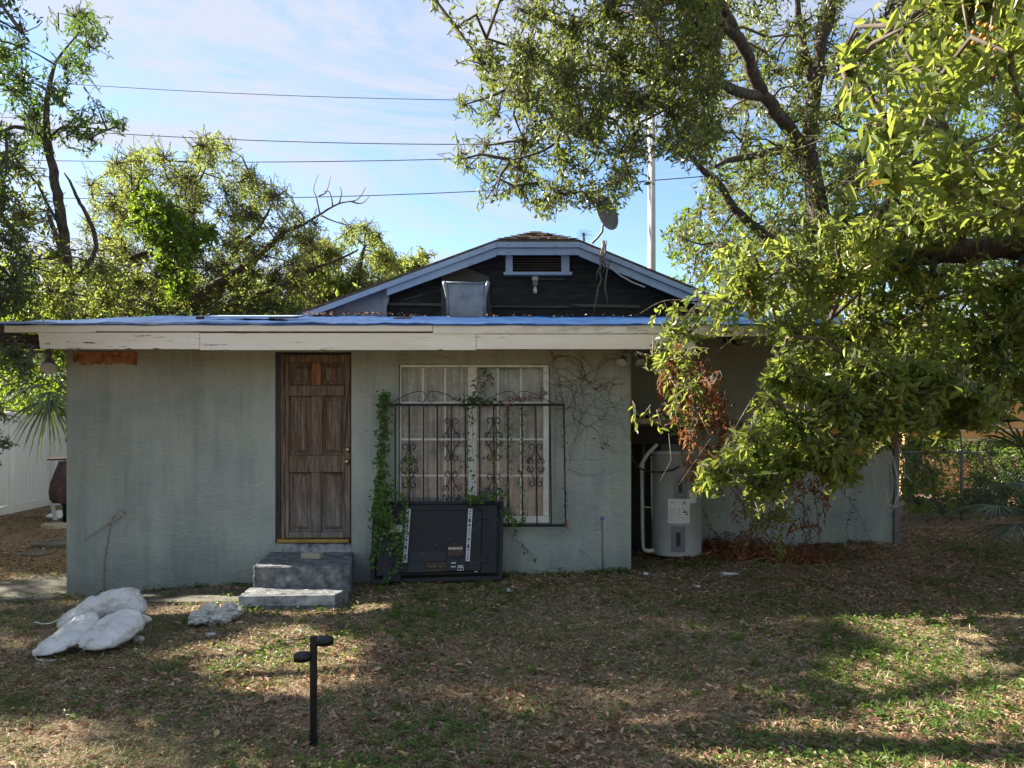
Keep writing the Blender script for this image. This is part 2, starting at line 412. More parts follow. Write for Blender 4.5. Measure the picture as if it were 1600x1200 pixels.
    MT['yellow'] = M('yellow_cable', [(0.3, (0.32, 0.26, 0.06)), (0.7, (0.45, 0.38, 0.12))], 6, 0.5, 0.1)
    MT['corr'] = M('corrugated_panel', [(0.3, (0.35, 0.35, 0.33)), (0.7, (0.55, 0.55, 0.52))], 6, 0.6, 0.2)
    m, t, b = newmat('soiled_white_sack')
    base = ramp(t, noise(t, 4, 8, 0.65), [(0.34, (0.33, 0.28, 0.21)), (0.45, (0.60, 0.58, 0.55)), (0.75, (0.76, 0.76, 0.78))])
    t.links.new(base, b.inputs['Base Color']); b.inputs['Roughness'].default_value = 0.6
    wv = N(t, 'ShaderNodeTexWave'); wv.inputs['Scale'].default_value = 160
    p = bump(t, b, noise(t, 7, 5, 0.6, (1, 2.5, 1), 1.5), 0.75, 0.03)
    bump(t, b, noise(t, 30, 5, 0.6, None, 1.0), 0.4, 0.008, p)
    MT['sack'] = m
    MT['rock'] = M('pale_concrete_chunk', [(0.34, (0.20, 0.185, 0.165)), (0.44, (0.50, 0.48, 0.44)), (0.75, (0.72, 0.70, 0.66))], 9, 0.95, 0.9, 40, bd=0.02, detail=9)
    MT['black_metal'] = M('satin_black_metal', [(0.3, (0.008, 0.009, 0.010)), (0.7, (0.016, 0.017, 0.019))], 6, 0.4, 0.1, metal=0.2)
    MT['lens'] = M('frosted_lens', [(0.3, (0.45, 0.43, 0.38)), (0.7, (0.55, 0.53, 0.48))], 6, 0.3, 0)
    MT['vinyl'] = M('white_vinyl_fence', [(0.3, (0.74, 0.75, 0.78)), (0.7, (0.84, 0.85, 0.87))], 1.5, 0.45, 0.1, detail=8, stretch=(3, 3, 0.4))
    MT['pole'] = M('pale_concrete_pole', [(0.3, (0.34, 0.34, 0.335)), (0.7, (0.44, 0.44, 0.43))], 3, 0.8, 0.2)
    MT['wire'] = M('weathered_wire', [(0.3, (0.03, 0.035, 0.045)), (0.7, (0.06, 0.065, 0.08))], 3, 0.6, 0)
    MT['white_wire'] = M('white_cord', [(0.3, (0.42, 0.42, 0.38)), (0.7, (0.6, 0.6, 0.56))], 12, 0.6, 0)
    MT['dish'] = M('weathered_dish_grey', [(0.3, (0.12, 0.125, 0.13)), (0.7, (0.26, 0.26, 0.26))], 9, 0.6, 0.2, detail=8)
    MT['orange_house'] = M('orange_stucco', [(0.3, (0.52, 0.30, 0.11)), (0.7, (0.68, 0.42, 0.18))], 2, 0.9, 0.3)
    MT['grey_roof'] = M('grey_shingles', [(0.3, (0.12, 0.12, 0.12)), (0.7, (0.22, 0.21, 0.20))], 9, 0.95, 0.4)
    MT['galv'] = M('dull_galvanised_steel', [(0.3, (0.10, 0.10, 0.095)), (0.7, (0.20, 0.20, 0.19))], 9, 0.6, 0.1, metal=0.4)
    MT['pinkpost'] = M('faded_mauve_post', [(0.3, (0.14, 0.125, 0.125)), (0.7, (0.22, 0.20, 0.20))], 5, 0.8, 0.3)
    MT['brownpost'] = M('reddish_brown_post', [(0.3, (0.10, 0.05, 0.03)), (0.7, (0.24, 0.13, 0.08))], 6, 0.85, 0.4)
    MT['blueplastic'] = M('blue_handle', [(0.3, (0.05, 0.12, 0.40)), (0.7, (0.09, 0.18, 0.5))], 5, 0.5, 0)
    MT['grillred'] = M('faded_maroon_cover', [(0.3, (0.02, 0.014, 0.016)), (0.6, (0.09, 0.05, 0.055)), (0.8, (0.16, 0.11, 0.11))], 12, 0.7, 0.3)
    # bark
    MT['bark'] = M('grey_brown_bark', [(0.3, (0.022, 0.017, 0.013)), (0.5, (0.07, 0.056, 0.043)), (0.72, (0.16, 0.135, 0.11))], 9, 0.95, 0.9, 16, stretch=(2.2, 2.2, 0.7), bd=0.03, detail=9)
    MT['twig'] = M('twig_bark', [(0.3, (0.045, 0.035, 0.026)), (0.7, (0.13, 0.105, 0.08))], 9, 0.9, 0)
    MT['pale_twig'] = M('bare_pale_twig', [(0.3, (0.10, 0.08, 0.06)), (0.7, (0.24, 0.20, 0.16))], 9, 0.9, 0)
    # leaves
    MT['oak'] = leafmat('oak_leaf', [(0.0, (0.032, 0.058, 0.017)), (0.35, (0.070, 0.102, 0.026)), (0.7, (0.120, 0.145, 0.036)), (0.93, (0.185, 0.190, 0.05)), (1.0, (0.30, 0.21, 0.05))], (0.30, 0.37, 0.06), 0.40, 0.38, 0.45)
    MT['oak2'] = leafmat('broad_glossy_leaf', [(0.0, (0.032, 0.056, 0.018)), (0.4, (0.085, 0.125, 0.030)), (0.8, (0.160, 0.185, 0.045)), (0.97, (0.26, 0.26, 0.07)), (1.0, (0.34, 0.17, 0.04))], (0.46, 0.55, 0.08), 0.46, 0.38, 0.42)
    MT['bgleaf'] = leafmat('camphor_leaf', [(0.0, (0.050, 0.080, 0.018)), (0.4, (0.085, 0.120, 0.026)), (0.8, (0.140, 0.165, 0.036)), (1.0, (0.24, 0.18, 0.055))], (0.42, 0.50, 0.09), 0.5, 0.5, 0.35)
    MT['brightleaf'] = leafmat('bright_vine_leaf', [(0.0, (0.045, 0.085, 0.012)), (0.5, (0.085, 0.150, 0.020)), (1.0, (0.15, 0.21, 0.028))], (0.32, 0.48, 0.03), 0.45, 0.45, 0.4)
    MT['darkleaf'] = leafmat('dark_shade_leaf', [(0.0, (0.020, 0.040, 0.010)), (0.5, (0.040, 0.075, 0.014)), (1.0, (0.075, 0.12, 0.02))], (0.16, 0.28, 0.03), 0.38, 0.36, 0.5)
    MT['vineleaf'] = leafmat('creeper_leaf', [(0.0, (0.035, 0.085, 0.018)), (0.5, (0.065, 0.140, 0.026)), (0.9, (0.11, 0.19, 0.035)), (1.0, (0.22, 0.22, 0.05))], (0.2, 0.40, 0.05), 0.3, 0.5, 0.35)
    MT['deadleaf'] = leafmat('dead_brown_leaf', [(0.0, (0.12, 0.045, 0.020)), (0.5, (0.24, 0.10, 0.045)), (0.9, (0.34, 0.16, 0.075)), (1.0, (0.40, 0.26, 0.08))], (0.42, 0.17, 0.06), 0.35, 0.6, 0.25)
    MT['redleaf'] = leafmat('dry_pinkish_leaf', [(0.0, (0.16, 0.07, 0.05)), (1.0, (0.36, 0.20, 0.15))], (0.4, 0.2, 0.12), 0.3, 0.6, 0.2)
    MT['litter'] = leafmat('fallen_leaf', [(0.0, (0.09, 0.055, 0.037)), (0.35, (0.22, 0.122, 0.075)), (0.65, (0.38, 0.22, 0.135)), (0.88, (0.52, 0.36, 0.235)), (0.97, (0.58, 0.44, 0.29)), (1.0, (0.50, 0.46, 0.08))], (0.3, 0.16, 0.07), 0.2, 0.7, 0.25)
    MT['grass'] = leafmat('dry_grass', [(0.0, (0.21, 0.155, 0.095)), (0.35, (0.38, 0.29, 0.18)), (0.66, (0.58, 0.48, 0.33)), (0.72, (0.15, 0.18, 0.05)), (1.0, (0.09, 0.15, 0.032))], (0.26, 0.26, 0.08), 0.25, 0.7, 0.25)
    MT['weed'] = leafmat('green_weed', [(0.0, (0.040, 0.080, 0.015)), (0.6, (0.075, 0.130, 0.022)), (1.0, (0.15, 0.19, 0.035))], (0.28, 0.42, 0.04), 0.35, 0.5, 0.35)
    MT['palm'] = leafmat('palm_frond', [(0.0, (0.045, 0.070, 0.035)), (0.6, (0.090, 0.125, 0.06)), (1.0, (0.17, 0.19, 0.10))], (0.2, 0.26, 0.09), 0.25, 0.42, 0.5)
    MT['fruit'] = M('orange_berries', [(0.3, (0.42, 0.17, 0.03)), (0.7, (0.60, 0.28, 0.05))], 9, 0.5, 0)
    # ground
    m, t, b = newmat('leafy_soil')
    a = ramp(t, noise(t, 55, 8, 0.75, coord='World', dist=1.0), [(0.32, (0.05, 0.034, 0.023)), (0.46, (0.20, 0.135, 0.09)), (0.58, (0.33, 0.235, 0.16)), (0.72, (0.42, 0.32, 0.22))])
    c = ramp(t, noise(t, 40, 8, 0.75, coord='World', dist=1.2), [(0.34, (0.05, 0.042, 0.025)), (0.5, (0.17, 0.135, 0.08)), (0.68, (0.34, 0.27, 0.17))])
    f = ramp(t, noise(t, 1.1, 6, 0.65, coord='World'), [(0.40, 0.0), (0.6, 1.0)])
    t.links.new(mix(t, f, a, c), b.inputs['Base Color'])
    b.inputs['Roughness'].default_value = 0.95; b.inputs['Specular IOR Level'].default_value = 0.2
    bump(t, b, noise(t, 60, 7, 0.75, coord='World', dist=1.0), 0.9, 0.02)
    MT['ground'] = m
build_mats()

# ------------------------------------------------------------------ ground
ANCH = np.array([(-4.96, 8.2, -.16), (-2.6, 7.6, -.03), (-2.2, 6.6, 0.0), (-0.6, 7.7, .075), (1.32, 8.2, .117), (4.89, 9.4, .266), (2.2, 8.6, .20), (-9.3, 13.4, .20), (-9.8, 15.5, .2),
                 (0, 4, 0), (-3, 4, 0), (3, 4, 0), (0, 1, 0), (-3.5, 5.7, -.07), (5, 6, .1), (-6, 6, -.1), (8, 10, .25), (0, 20, .3), (-10, 25, .3), (12, 25, .3), (-6.2, 9.5, -.08), (7, 14, .28), (-4, 7, -.08)])
def gz(x, y, micro=True):
    x = np.atleast_1d(np.asarray(x, float)); y = np.atleast_1d(np.asarray(y, float))
    d2 = (x[:, None] - ANCH[None, :, 0]) ** 2 + (y[:, None] - ANCH[None, :, 1]) ** 2 + 0.25
    w = 1 / d2 ** 1.6
    z = (w * ANCH[None, :, 2]).sum(1) / w.sum(1)
    if micro:
        m_ = 0.014 * np.sin(x * 3.1 + 1.3 * np.sin(y * 2.3)) * np.sin(y * 3.7 + x) + 0.007 * np.sin(x * 9.7 + 2 * np.sin(y * 6)) * np.sin(y * 11.3) + 0.004 * np.sin(x * 31 + y * 17) * np.sin(y * 37 - x * 11)
        z = z + m_
    return z
def g1(x, y):
    return float(gz([x], [y], False)[0])
def axis(lo, flo, fhi, hi, step):
    a = list(np.arange(flo, fhi, step))
    q, s = flo, step
    left = []
    while q > lo:
        s *= 1.22; q -= s; left.append(max(q, lo))
    q, s = fhi, step
    right = [fhi]
    while q < hi:
        s *= 1.22; q += s; right.append(min(q, hi))
    return np.array(left[::-1] + a + right)
gx = axis(-400, -6.8, 7.2, 400, 0.058); gy = axis(-60, 2.8, 9.8, 900, 0.058)
GX, GY = np.meshgrid(gx, gy)
GZ = gz(GX.ravel(), GY.ravel())
V = np.stack([GX.ravel(), GY.ravel(), GZ], 1)
nx, ny = len(gx), len(gy)
i = np.arange((nx - 1) * (ny - 1)); r_ = i // (nx - 1); c_ = i % (nx - 1); q0 = r_ * nx + c_
npmesh('ground', V, np.stack([q0, q0 + 1, q0 + nx + 1, q0 + nx], 1), MT['ground'], smooth=True, kind='structure')

# ------------------------------------------------------------------ house
WD, S = 8.2, FPX / 8.2
def wx(px): return (px - 800) / S
def wz(py): return CAMZ + (HOR - py) / S
def dx(px, d): return (px - 800) / FPX * d
def dz(py, d): return CAMZ + (HOR - py) / FPX * d
house = thing('house', (0, 9, 0), 'weathered sage green stucco house with a dark felted gable behind its low front roof', 'house')
XL, XR = wx(104), wx(986)
ZT = 2.765
D0, D1, DZ0, DZ1 = wx(430), wx(549), wz(849), wz(550)
W0, W1, WZ0, WZ1 = wx(623), wx(859), wz(818), wz(569)
b = MB()
for x0, x1, z0, z1 in [(XL, D0, -.6, ZT), (D1, W0, -.6, ZT), (W1, XR, -.6, ZT), (D0, D1, -.6, wz(872)), (D0, D1, DZ1, ZT), (W0, W1, -.6, WZ0), (W0, W1, WZ1, ZT)]:
    b.box(x0, x1, WD, WD + .2, z0, z1)
_e = 2.94
b.hexa([(XL, WD + .2, -.6), (XL + .2, WD + .2, -.6), (XL + .2, 12.0, -.6), (XL, 12.0, -.6), (XL, WD + .2, 2.82), (XL + .2, WD + .2, 2.82), (XL + .2, 12.0, 3.44), (XL, 12.0, 3.44)])              # left end wall
b.box(XR - .2, XR, WD + .2, 9.4, -.6, ZT + .1)               # side of the heater alcove
b.box(XR - .2, 4.86, 9.4, 9.6, -.6, ZT + .2)                 # wall of the right wing
b.box(4.66, 4.86, 9.6, 12.0, -.6, ZT + .3)
b.build('wall', MT['stucco'], house)
MB().box(D0, D1, WD - .004, WD + .2, wz(871.8), DZ0).build('sill_block', MT['white_conc'], house, bevel=.006)
MB().box(XL + .2, XR - .2, 9.3, 9.32, -.3, 2.7).build('inner_wall', MT['dark'], house)
# low roof: deck with slope, rafters
RS = 0.185
EY, EZ = 7.6, dz(508, 7.6)
def rz(y): return EZ + (y - EY) * RS
RX0, RX1 = dx(-40, EY), 5.05
b = MB()
b.hexa([(RX0, EY + .03, rz(EY) - .075), (RX1, EY + .03, rz(EY) - .075), (RX1, 12.6, rz(12.6) - .075), (RX0, 12.6, rz(12.6) - .075),
        (RX0, EY + .03, rz(EY + .03) - .004), (RX1, EY + .03, rz(EY + .03) - .004), (RX1, 12.6, rz(12.6) - .004), (RX0, 12.6, rz(12.6) - .004)])
b.build('low_roof', MT['soffit'], house)
for k in range(17):
    x = RX0 + .06 + k * (RX1 - RX0 - .12) / 16
    MB().hexa([(x - .02, EY + .034, 2.56), (x + .02, EY + .034, 2.56), (x + .02, WD - .006, rz(WD) - .21), (x - .02, WD - .006, rz(WD) - .21),
               (x - .02, EY + .034, rz(EY + .03) - .078), (x + .02, EY + .034, rz(EY + .03) - .078), (x + .02, WD - .006, rz(WD) - .078), (x - .02, WD - .006, rz(WD) - .078)]).build('rafter', MT['dark_wood'], house)
MB().box(RX0, dx(70, EY), EY + .06, EY + .14, dz(543, EY), dz(521, EY)).build('rafter', MT['dark_wood'], house)
# trim and fascia boards
def board(x0, x1, zt, zb, y0, y1, jag=0.0, endjag=(0, 0), n=40, seed=0, bite=0.0):
    rr = random.Random(seed)
    bot = []
    for k in range(n + 1):
        x = x0 + (x1 - x0) * k / n
        d = abs(rr.gauss(0, 1)) * jag
        if rr.random() < .05: d += bite * rr.random()
        bot.append((x, zb + d))
    poly = []
    if endjag[0]:
        m = 7
        for k in range(m, 0, -1):
            z = zb + (zt - zb) * k / m
            poly.append((x0 - endjag[0] * (k / m) ** 1.5 + rr.uniform(-.01, .01), z))
        poly += bot
    else:
        poly.append((x0, zt)); poly += bot
    poly.append((x1, zt))
    return MB().plate(poly, y0, y1)
board(dx(8, EY), dx(150, EY), dz(508, EY), dz(519.5, EY), EY - .012, EY + .012, .0008, seed=1).build('drip_trim', MT['trim'], house)
board(dx(150.5, EY), dx(676, EY), dz(506.5, EY), dz(518, EY), EY - .018, EY + .012, .0008, seed=2).build('drip_trim', MT['trim'], house)
board(dx(676.8, EY), dx(1090, EY), dz(508.5, EY), dz(521.5, EY), EY - .014, EY + .012, .001, seed=3).build('drip_trim', MT['trim'], house)
board(dx(1090.8, EY), RX1, dz(508.5, EY), dz(526, EY), EY - .012, EY + .012, .002, seed=4).build('drip_trim', MT['trim'], house)
board(dx(64, EY), dx(312, EY), dz(519.8, EY), dz(545.5, EY), EY - .004, EY + .03, .0012, (.035, 0), seed=5, bite=.02).build('fascia_board', MT['cream'], house)
board(dx(312.8, EY), dx(744, EY), dz(520.5, EY), dz(547, EY), EY - .003, EY + .03, .0012, seed=6, bite=.022, n=70).build('fascia_board', MT['cream'], house)
board(dx(744.6, EY), dx(1086, EY), dz(522.2, EY), dz(545.5, EY), EY - .004, EY + .03, .0008, seed=7).build('fascia_board', MT['cream'], house)
b = MB()
rr = random.Random(5)
n = 22
top = [(wx(118) + (wx(214) - wx(118)) * k / n, wz(551) + rr.uniform(-.006, .006)) for k in range(n + 1)]
bot = [(x, wz(569) + rr.uniform(-.012, .014) + (.03 if k < 3 else 0)) for k, (x, z) in enumerate(top)]
b.plate(bot + top[::-1], WD - .05, WD - .003)
b.build('rotted_plate', MT['orange_rot'], house, label='rotted orange wood strip under the eave')
# tarp
nx_, ny_ = 300, 46
xs = np.linspace(RX0 - .02, 4.95, nx_); ys = np.concatenate([[EY - .026, EY - .026], np.linspace(EY - .02, 11.96, ny_)])
TX, TY = np.meshgrid(xs, ys)
wr = 0.010 * np.sin(TX * 5.3 + 1.7 * np.sin(TY * 1.9 + TX * .7)) + 0.006 * np.sin(TX * 17 + TY * 5 + 2 * np.sin(TY * 3)) + .004 * np.sin(TX * 41 + TY * 9) + .012 * np.sin(TX * 1.3 + .6) * np.sin(TY * 2.2)
TZ = rz(TY) + 0.016 + wr * .6
TZ[0, :] = rz(EY) - 0.001 - .008 * np.abs(np.sin(xs * 2.1 + np.sin(xs * 5))) ; TZ[1, :] = rz(EY) + 0.010 + wr[1] * .3
V = np.stack([TX.ravel(), TY.ravel(), TZ.ravel()], 1)
m_ = len(ys); i = np.arange((nx_ - 1) * (m_ - 1)); r_ = i // (nx_ - 1); c_ = i % (nx_ - 1); q0 = r_ * nx_ + c_
npmesh('roof_tarp', V, np.stack([q0, q0 + 1, q0 + nx_ + 1, q0 + nx_], 1), MT['tarp'], smooth=True, label='shiny blue tarpaulin stretched over the low front roof', cat='tarp')
def onroof(px0, px1, y, depth, th, ang, name, label, mat):
    x0, x1 = dx(px0, y), dx(px1, y)
    b = MB(); a = math.tan(ang)
    z = rz(y) + .045
    b.hexa([(x0, y, z), (x1, y + a * (x1 - x0), z + a * (x1 - x0) * RS), (x1, y + depth + a * (x1 - x0), z + (depth + a * (x1 - x0)) * RS), (x0, y + depth, z + depth * RS)] +
           [(x0, y, z + th), (x1, y + a * (x1 - x0), z + th + a * (x1 - x0) * RS), (x1, y + depth + a * (x1 - x0), z + th + (depth + a * (x1 - x0)) * RS), (x0, y + depth, z + th + depth * RS)])
    b.build(name, mat, None, label, cat=name.replace('_', ' '))
onroof(322, 455, 9.0, .5, .022, .03, 'roof_panel', 'flat pale sheet lying on the blue tarp left of the gable', MT['pale_blue'])
onroof(420, 458, 8.6, .07, .02, .5, 'wood_scrap', 'short wood scrap on the tarp beside the pale sheet', MT['batten'])
onroof(615, 640, 8.4, .07, .02, .6, 'wood_scrap', 'small pale wood scrap on the tarp in front of the gable', MT['batten'])
onroof(306, 314, 8.3, .1, .03, 0, 'wood_block', 'small dark block on the tarp above the left wall', MT['dark_wood'])
# ---- gable behind
GD = 11.7
def gX(px): return dx(px, GD)
def gZ(py): return dz(py, GD)
LX, LZ = gX(462), gZ(493)
A0, A1, AZ = gX(776), gX(905), gZ(377.5)
RXg, RZg = gX(1216), gZ(507)
HX, HY = gX(838), 12.15
HZ = dz(361.5, HY)
b = MB()                                        # wall of felt sheathing, in courses
gw = 12.0
def gable_half(z):                              # x range of the wall under the rakes at height z
    t = (z - LZ) / (AZ - LZ)
    return LX + (A0 - LX) * t, RXg + (A1 - RXg) * ((z - RZg) / (AZ - RZg))
zz = [2.6, 3.52, 3.745, 4.06, 4.36, AZ - .10]
for k in range(5):
    z0, z1 = zz[k] + .002, zz[k + 1]
    a0, a1 = gable_half(max(z0, 3.3)); c0, c1 = gable_half(max(z1, 3.3))
    y0 = gw + (.0 if k else -.03) + (.012 if k % 2 else 0)
    MB().plate([(a0, z0), (a1, z0), (c1, z1), (c0, z1)], y0, y0 + .05).build('sheathing_board', MT['felt'] if k else MT['felt_brown'], house)
def strip(px0, py0, px1, py1, w, name, mat, y0=gw - .03, y1=gw + .002, label=None):
    x0, z0, x1, z1 = dx(px0, gw), dz(py0, gw), dx(px1, gw), dz(py1, gw)
    MB().beam((x0, (y0 + y1) / 2, z0), (x1, (y0 + y1) / 2, z1), y1 - y0, w).build(name, mat, house, label)
strip(607, 475.5, 694, 476.5, .045, 'batten', MT['batten'])
strip(628, 470, 668, 459, .02, 'batten', MT['batten'])
strip(765, 479, 905, 480, .03, 'batten', MT['felt_brown'])
strip(892, 478, 1000, 479, .05, 'batten', MT['batten'])
strip(835, 436, 882, 436.5, .03, 'batten', MT['batten'])
def gplate(pp, y0, y1, name, mat, label=None, d=gw, bev=0):
    return MB().plate([(dx(a, d), dz(c, d)) for a, c in pp], y0, y1).build(name, mat, house, label, bev)
gplate([(466, 492), (474, 489), (606, 439), (603, 455), (604, 470), (601, 480), (603, 498), (470, 500)], gw - .10, gw - .06, 'side_cladding', MT['blue_grey'], 'blue grey triangular cladding at the left of the gable')
gplate([(601, 455), (609, 451), (610, 470), (606, 482), (607, 499), (600, 499), (602, 478), (599, 466)], gw - .13, gw - .105, 'torn_flashing', MT['flashing'])
gplate([(690, 424), (716, 415), (764, 433), (766, 470), (771, 501), (690, 501)], gw - .05, gw - .035, 'backing_board', MT['felt_brown'])
# roof covering and rakes
def quadslab(p, th, name, mat, label=None):
    p = [Vector(q) for q in p]
    n = (p[1] - p[0]).cross(p[3] - p[0]).normalized() * th
    MB().hexa([q - n for q in p] + [q for q in p]).build(name, mat, house, label)
BY = 19.0
quadslab([(LX - .16, GD, LZ - .02), (A0, GD, AZ + .03), (HX, HY, HZ), (HX, BY, HZ)], .05, 'roof_slope', MT['shingle']) if False else None
b = MB()
lo = (gX(440), gZ(497)); ro = (gX(1240), gZ(512))
pts = [(lo[0], GD, lo[1]), (A0, GD, AZ + .035), (HX, HY, HZ), (HX, BY, HZ), (lo[0], BY, lo[1]), (A1, GD, AZ + .035), (ro[0], GD, ro[1]), (ro[0], BY, ro[1])]
low = [(x, y, z - .055) for x, y, z in pts]
F = [(0, 1, 2), (0, 2, 3, 4), (1, 5, 2), (5, 6, 7, 3, 2)]
F += [tuple(k + 8 for k in f[::-1]) for f in F] + [(0, 8, 9, 1), (1, 9, 13, 5), (5, 13, 14, 6), (6, 14, 15, 7), (7, 15, 11, 3), (3, 11, 12, 4), (4, 12, 8, 0)]
b.add(pts + low, F); b.build('gable_roof', MT['shingle'], house)
# shingle tabs on the clipped end, laid in courses
cs = []
for k in range(6):
    t0, t1 = k / 6, (k + 1) / 6
    P0 = Vector((A0, GD, AZ + .035)).lerp(Vector((HX, HY, HZ)), t0); P1 = Vector((A1, GD, AZ + .035)).lerp(Vector((HX, HY, HZ)), t0)
    Q0 = Vector((A0, GD, AZ + .035)).lerp(Vector((HX, HY, HZ)), t1); Q1 = Vector((A1, GD, AZ + .035)).lerp(Vector((HX, HY, HZ)), t1)
    nt = max(1, int((P1 - P0).length / .16))
    for j in range(nt):
        a_, c_ = j / nt + .008, (j + 1) / nt - .008
        up = Vector((0, -.004, .008 + .006 * random.random()))
        p = [P0.lerp(P1, a_) + up * 2, P0.lerp(P1, c_) + up * 2, Q0.lerp(Q1, c_) + up * .4, Q0.lerp(Q1, a_) + up * .4]
        dn = Vector((0, .003, -.012))
        MB().hexa([q + dn for q in p] + p).build('shingle', MT['shingle'], house)
def rake(p0, p1, o, w, y0, y1, name, mat):      # board following a line of the roof edge, offset o below, width w
    MB().plate([(p0[0], p0[1] - o - w), (p1[0], p1[1] - o - w), (p1[0], p1[1] - o), (p0[0], p0[1] - o)], y0, y1).build(name, mat, house)
a, c, e, f = (gX(470), gZ(491)), (A0, AZ), (A1, AZ), (gX(1216), gZ(507))
rake(a, (c[0] - .003, c[1]), .012, .085, GD - .03, GD, 'rake_board', MT['pale_blue'])
rake((gX(604), gZ(439.5)), (c[0] - .003, c[1]), .100, .125, GD + .02, GD + .05, 'frieze_board', MT['pale_blue'])
rake(c, e, .012, .085, GD - .032, GD - .001, 'rake_board', MT['pale_blue'])
rake(c, e, .100, .105, GD + .02, GD + .05, 'frieze_board', MT['pale_blue'])
rake((e[0] + .003, e[1]), f, .012, .085, GD - .03, GD, 'rake_board', MT['pale_blue'])
rake((e[0] + .003, e[1]), f, .100, .125, GD + .02, GD + .05, 'frieze_board', MT['pale_blue'])
# house body under the gable
b = MB(); b.box(gX(480), gX(1190), 12.06, 12.2, -.5, 3.4); b.box(gX(480), gX(480) + .15, 12.2, 18.8, -.5, 3.5); b.box(gX(1190) - .15, gX(1190), 12.2, 18.8, -.5, 3.5)
b.build('main_wall', MT['stucco'], house)
# vent
def gb(px0, py0, px1, py1, y0, y1, name, mat, par=house, bev=.004, d=gw):
    return MB().box(dx(px0, d), dx(px1, d), y0, y1, dz(py1, d), dz(py0, d)).build(name, mat, par, bevel=bev)
vent = gb(797, 398, 880, 429, gw - .01, gw + .03, 'vent', MT['dark'])
gb(781, 390, 891, 400.5, gw - .13, gw - .03, 'head_casing', MT['vent_blue'], vent)
gb(790, 400.8, 801, 427.5, gw - .11, gw - .03, 'side_casing', MT['pale_blue'], vent)
gb(876.5, 400.8, 889, 427.5, gw - .11, gw - .03, 'side_casing', MT['pale_blue'], vent)
gb(787, 427.8, 893, 432.5, gw - .15, gw - .03, 'sill', MT['pale_blue'], vent)
for k in range(6):
    z = dz(405.5 + k * 4.1, gw)
    MB().hexa([(dx(801.5, gw), gw - .09, z - .012), (dx(876, gw), gw - .09, z - .012), (dx(876, gw), gw - .03, z + .012), (dx(801.5, gw), gw - .03, z + .012),
               (dx(801.5, gw), gw - .09, z - .004), (dx(876, gw), gw - .09, z - .004), (dx(876, gw), gw - .03, z + .02), (dx(801.5, gw), gw - .03, z + .02)]).build('louvre', MT['batten'], vent)
# flashing box on tarp against the gable
X0, X1, fy = dx(694, 11.5), dx(765, 11.5), 11.5
fb = thing('sheet_metal_box', ((X0 + X1) / 2, fy, 3.4), 'stained grey sheet metal panel standing on the tarp against the dark gable', 'metal panel')
pl = []
for k in range(13):
    t = k / 12
    pl.append((X0 + .05 + (X1 - X0 - .12) * t, fy + .03 * math.sin(t * 3.1), 0))
b = MB(); zt, zb = dz(441, fy), dz(500, fy)
vs = []
for k, (x, y, _) in enumerate(pl):
    for j in range(7):
        u = j / 6
        vs.append((x + .004 * math.sin(j * 2 + k), y - .015 * math.sin(u * 3) + .006 * math.sin(k * 2.1 + j), zb + (zt - zb) * u + (.012 if j == 6 and k in (0, 12) else 0)))
nn = len(vs)
vs += [(x, y + .012, z) for x, y, z in vs]
fs = [(k * 7 + j, (k + 1) * 7 + j, (k + 1) * 7 + j + 1, k * 7 + j + 1) for k in range(12) for j in range(6)]
fs += [tuple(q + nn for q in f_[::-1]) for f_ in fs]
fs += [(6 + k * 7, 6 + (k + 1) * 7, 6 + (k + 1) * 7 + nn, 6 + k * 7 + nn) for k in range(12)]
fs += [(j, j + 1, j + 1 + nn, j + nn) for j in range(6)] + [(84 + j, 84 + j + nn, 85 + j + nn, 85 + j) for j in range(6)]
b.add(vs, fs, True); b.build('front_sheet', MT['flashing'], fb)
for sx, sg in ((X0 + .03, 1), (X1 - .05, -1)):
    MB().tube([(sx + sg * .02, fy - .01, zb), (sx + sg * .025, fy - .015, (zb + zt) / 2), (sx, fy - .02, zt - .12), (sx - sg * .02, fy - .03, zt - .04), (sx - sg * .03, fy - .02, zt + .005)], [.022, .025, .03, .035, .028], 7).build('curled_flange', MT['flashing'], fb)
MB().tube([(X0, fy, zt), (X1, fy, zt - .015)], .012, 6).build('folded_lip', MT['flashing'], fb)
# spotlight under vent
lx = dx(836, gw)
sp = thing('gable_lamp', (lx, gw - .05, dz(445, gw)), 'small bare lamp fitting hanging under the gable vent', 'lamp')
MB().lathe([(0, .0), (.055, .0), (.055, .02), (0, .025)], (lx, gw - .035, dz(436, gw)), 14, 'y').build('mount', MT['white'], sp)
MB().lathe([(0, -.05), (.035, -.045), (.05, -.01), (.045, .03), (.02, .05), (0, .05)], (lx, gw - .09, dz(445, gw)), 12).build('socket', MT['dish'], sp)
MB().lathe([(0, -.16), (.03, -.15), (.035, -.10), (.018, -.06), (.015, -.045)], (lx, gw - .09, dz(445, gw)), 12).build('bulb', MT['white'], sp)

# ------------------------------------------------------------------ door
def wb(px0, py0, px1, py1, y0, y1, name, mat, par=house, bev=.003, label=None):
    return MB().box(wx(px0), wx(px1), y0, y1, wz(py1), wz(py0)).build(name, mat, par, label, bev)
door = wb(444, 560, 546, 841, 8.285, 8.30, 'door', MT['door'], bev=0)
DY = 8.236
for q in [(444, 554, 449.5, 841), (537.5, 554, 546, 841)]:
    wb(*q, DY, 8.284, 'stile', MT['door'], door)
wb(450, 554, 537, 566, DY + .001, 8.284, 'rail', MT['door'], door)
for q in [(450, 602, 537, 618), (450, 712, 537, 738), (450, 832, 537, 841)]:
    wb(*q, DY + .001, 8.284, 'rail', MT['door'], door)
for q in [(486, 566.4, 500, 601.6), (485, 618.4, 502, 711.6), (485, 738.4, 500, 831.6)]:
    wb(*q, DY + .002, 8.284, 'mullion', MT['door_orange'] if q[1] < 600 else MT['door'], door)
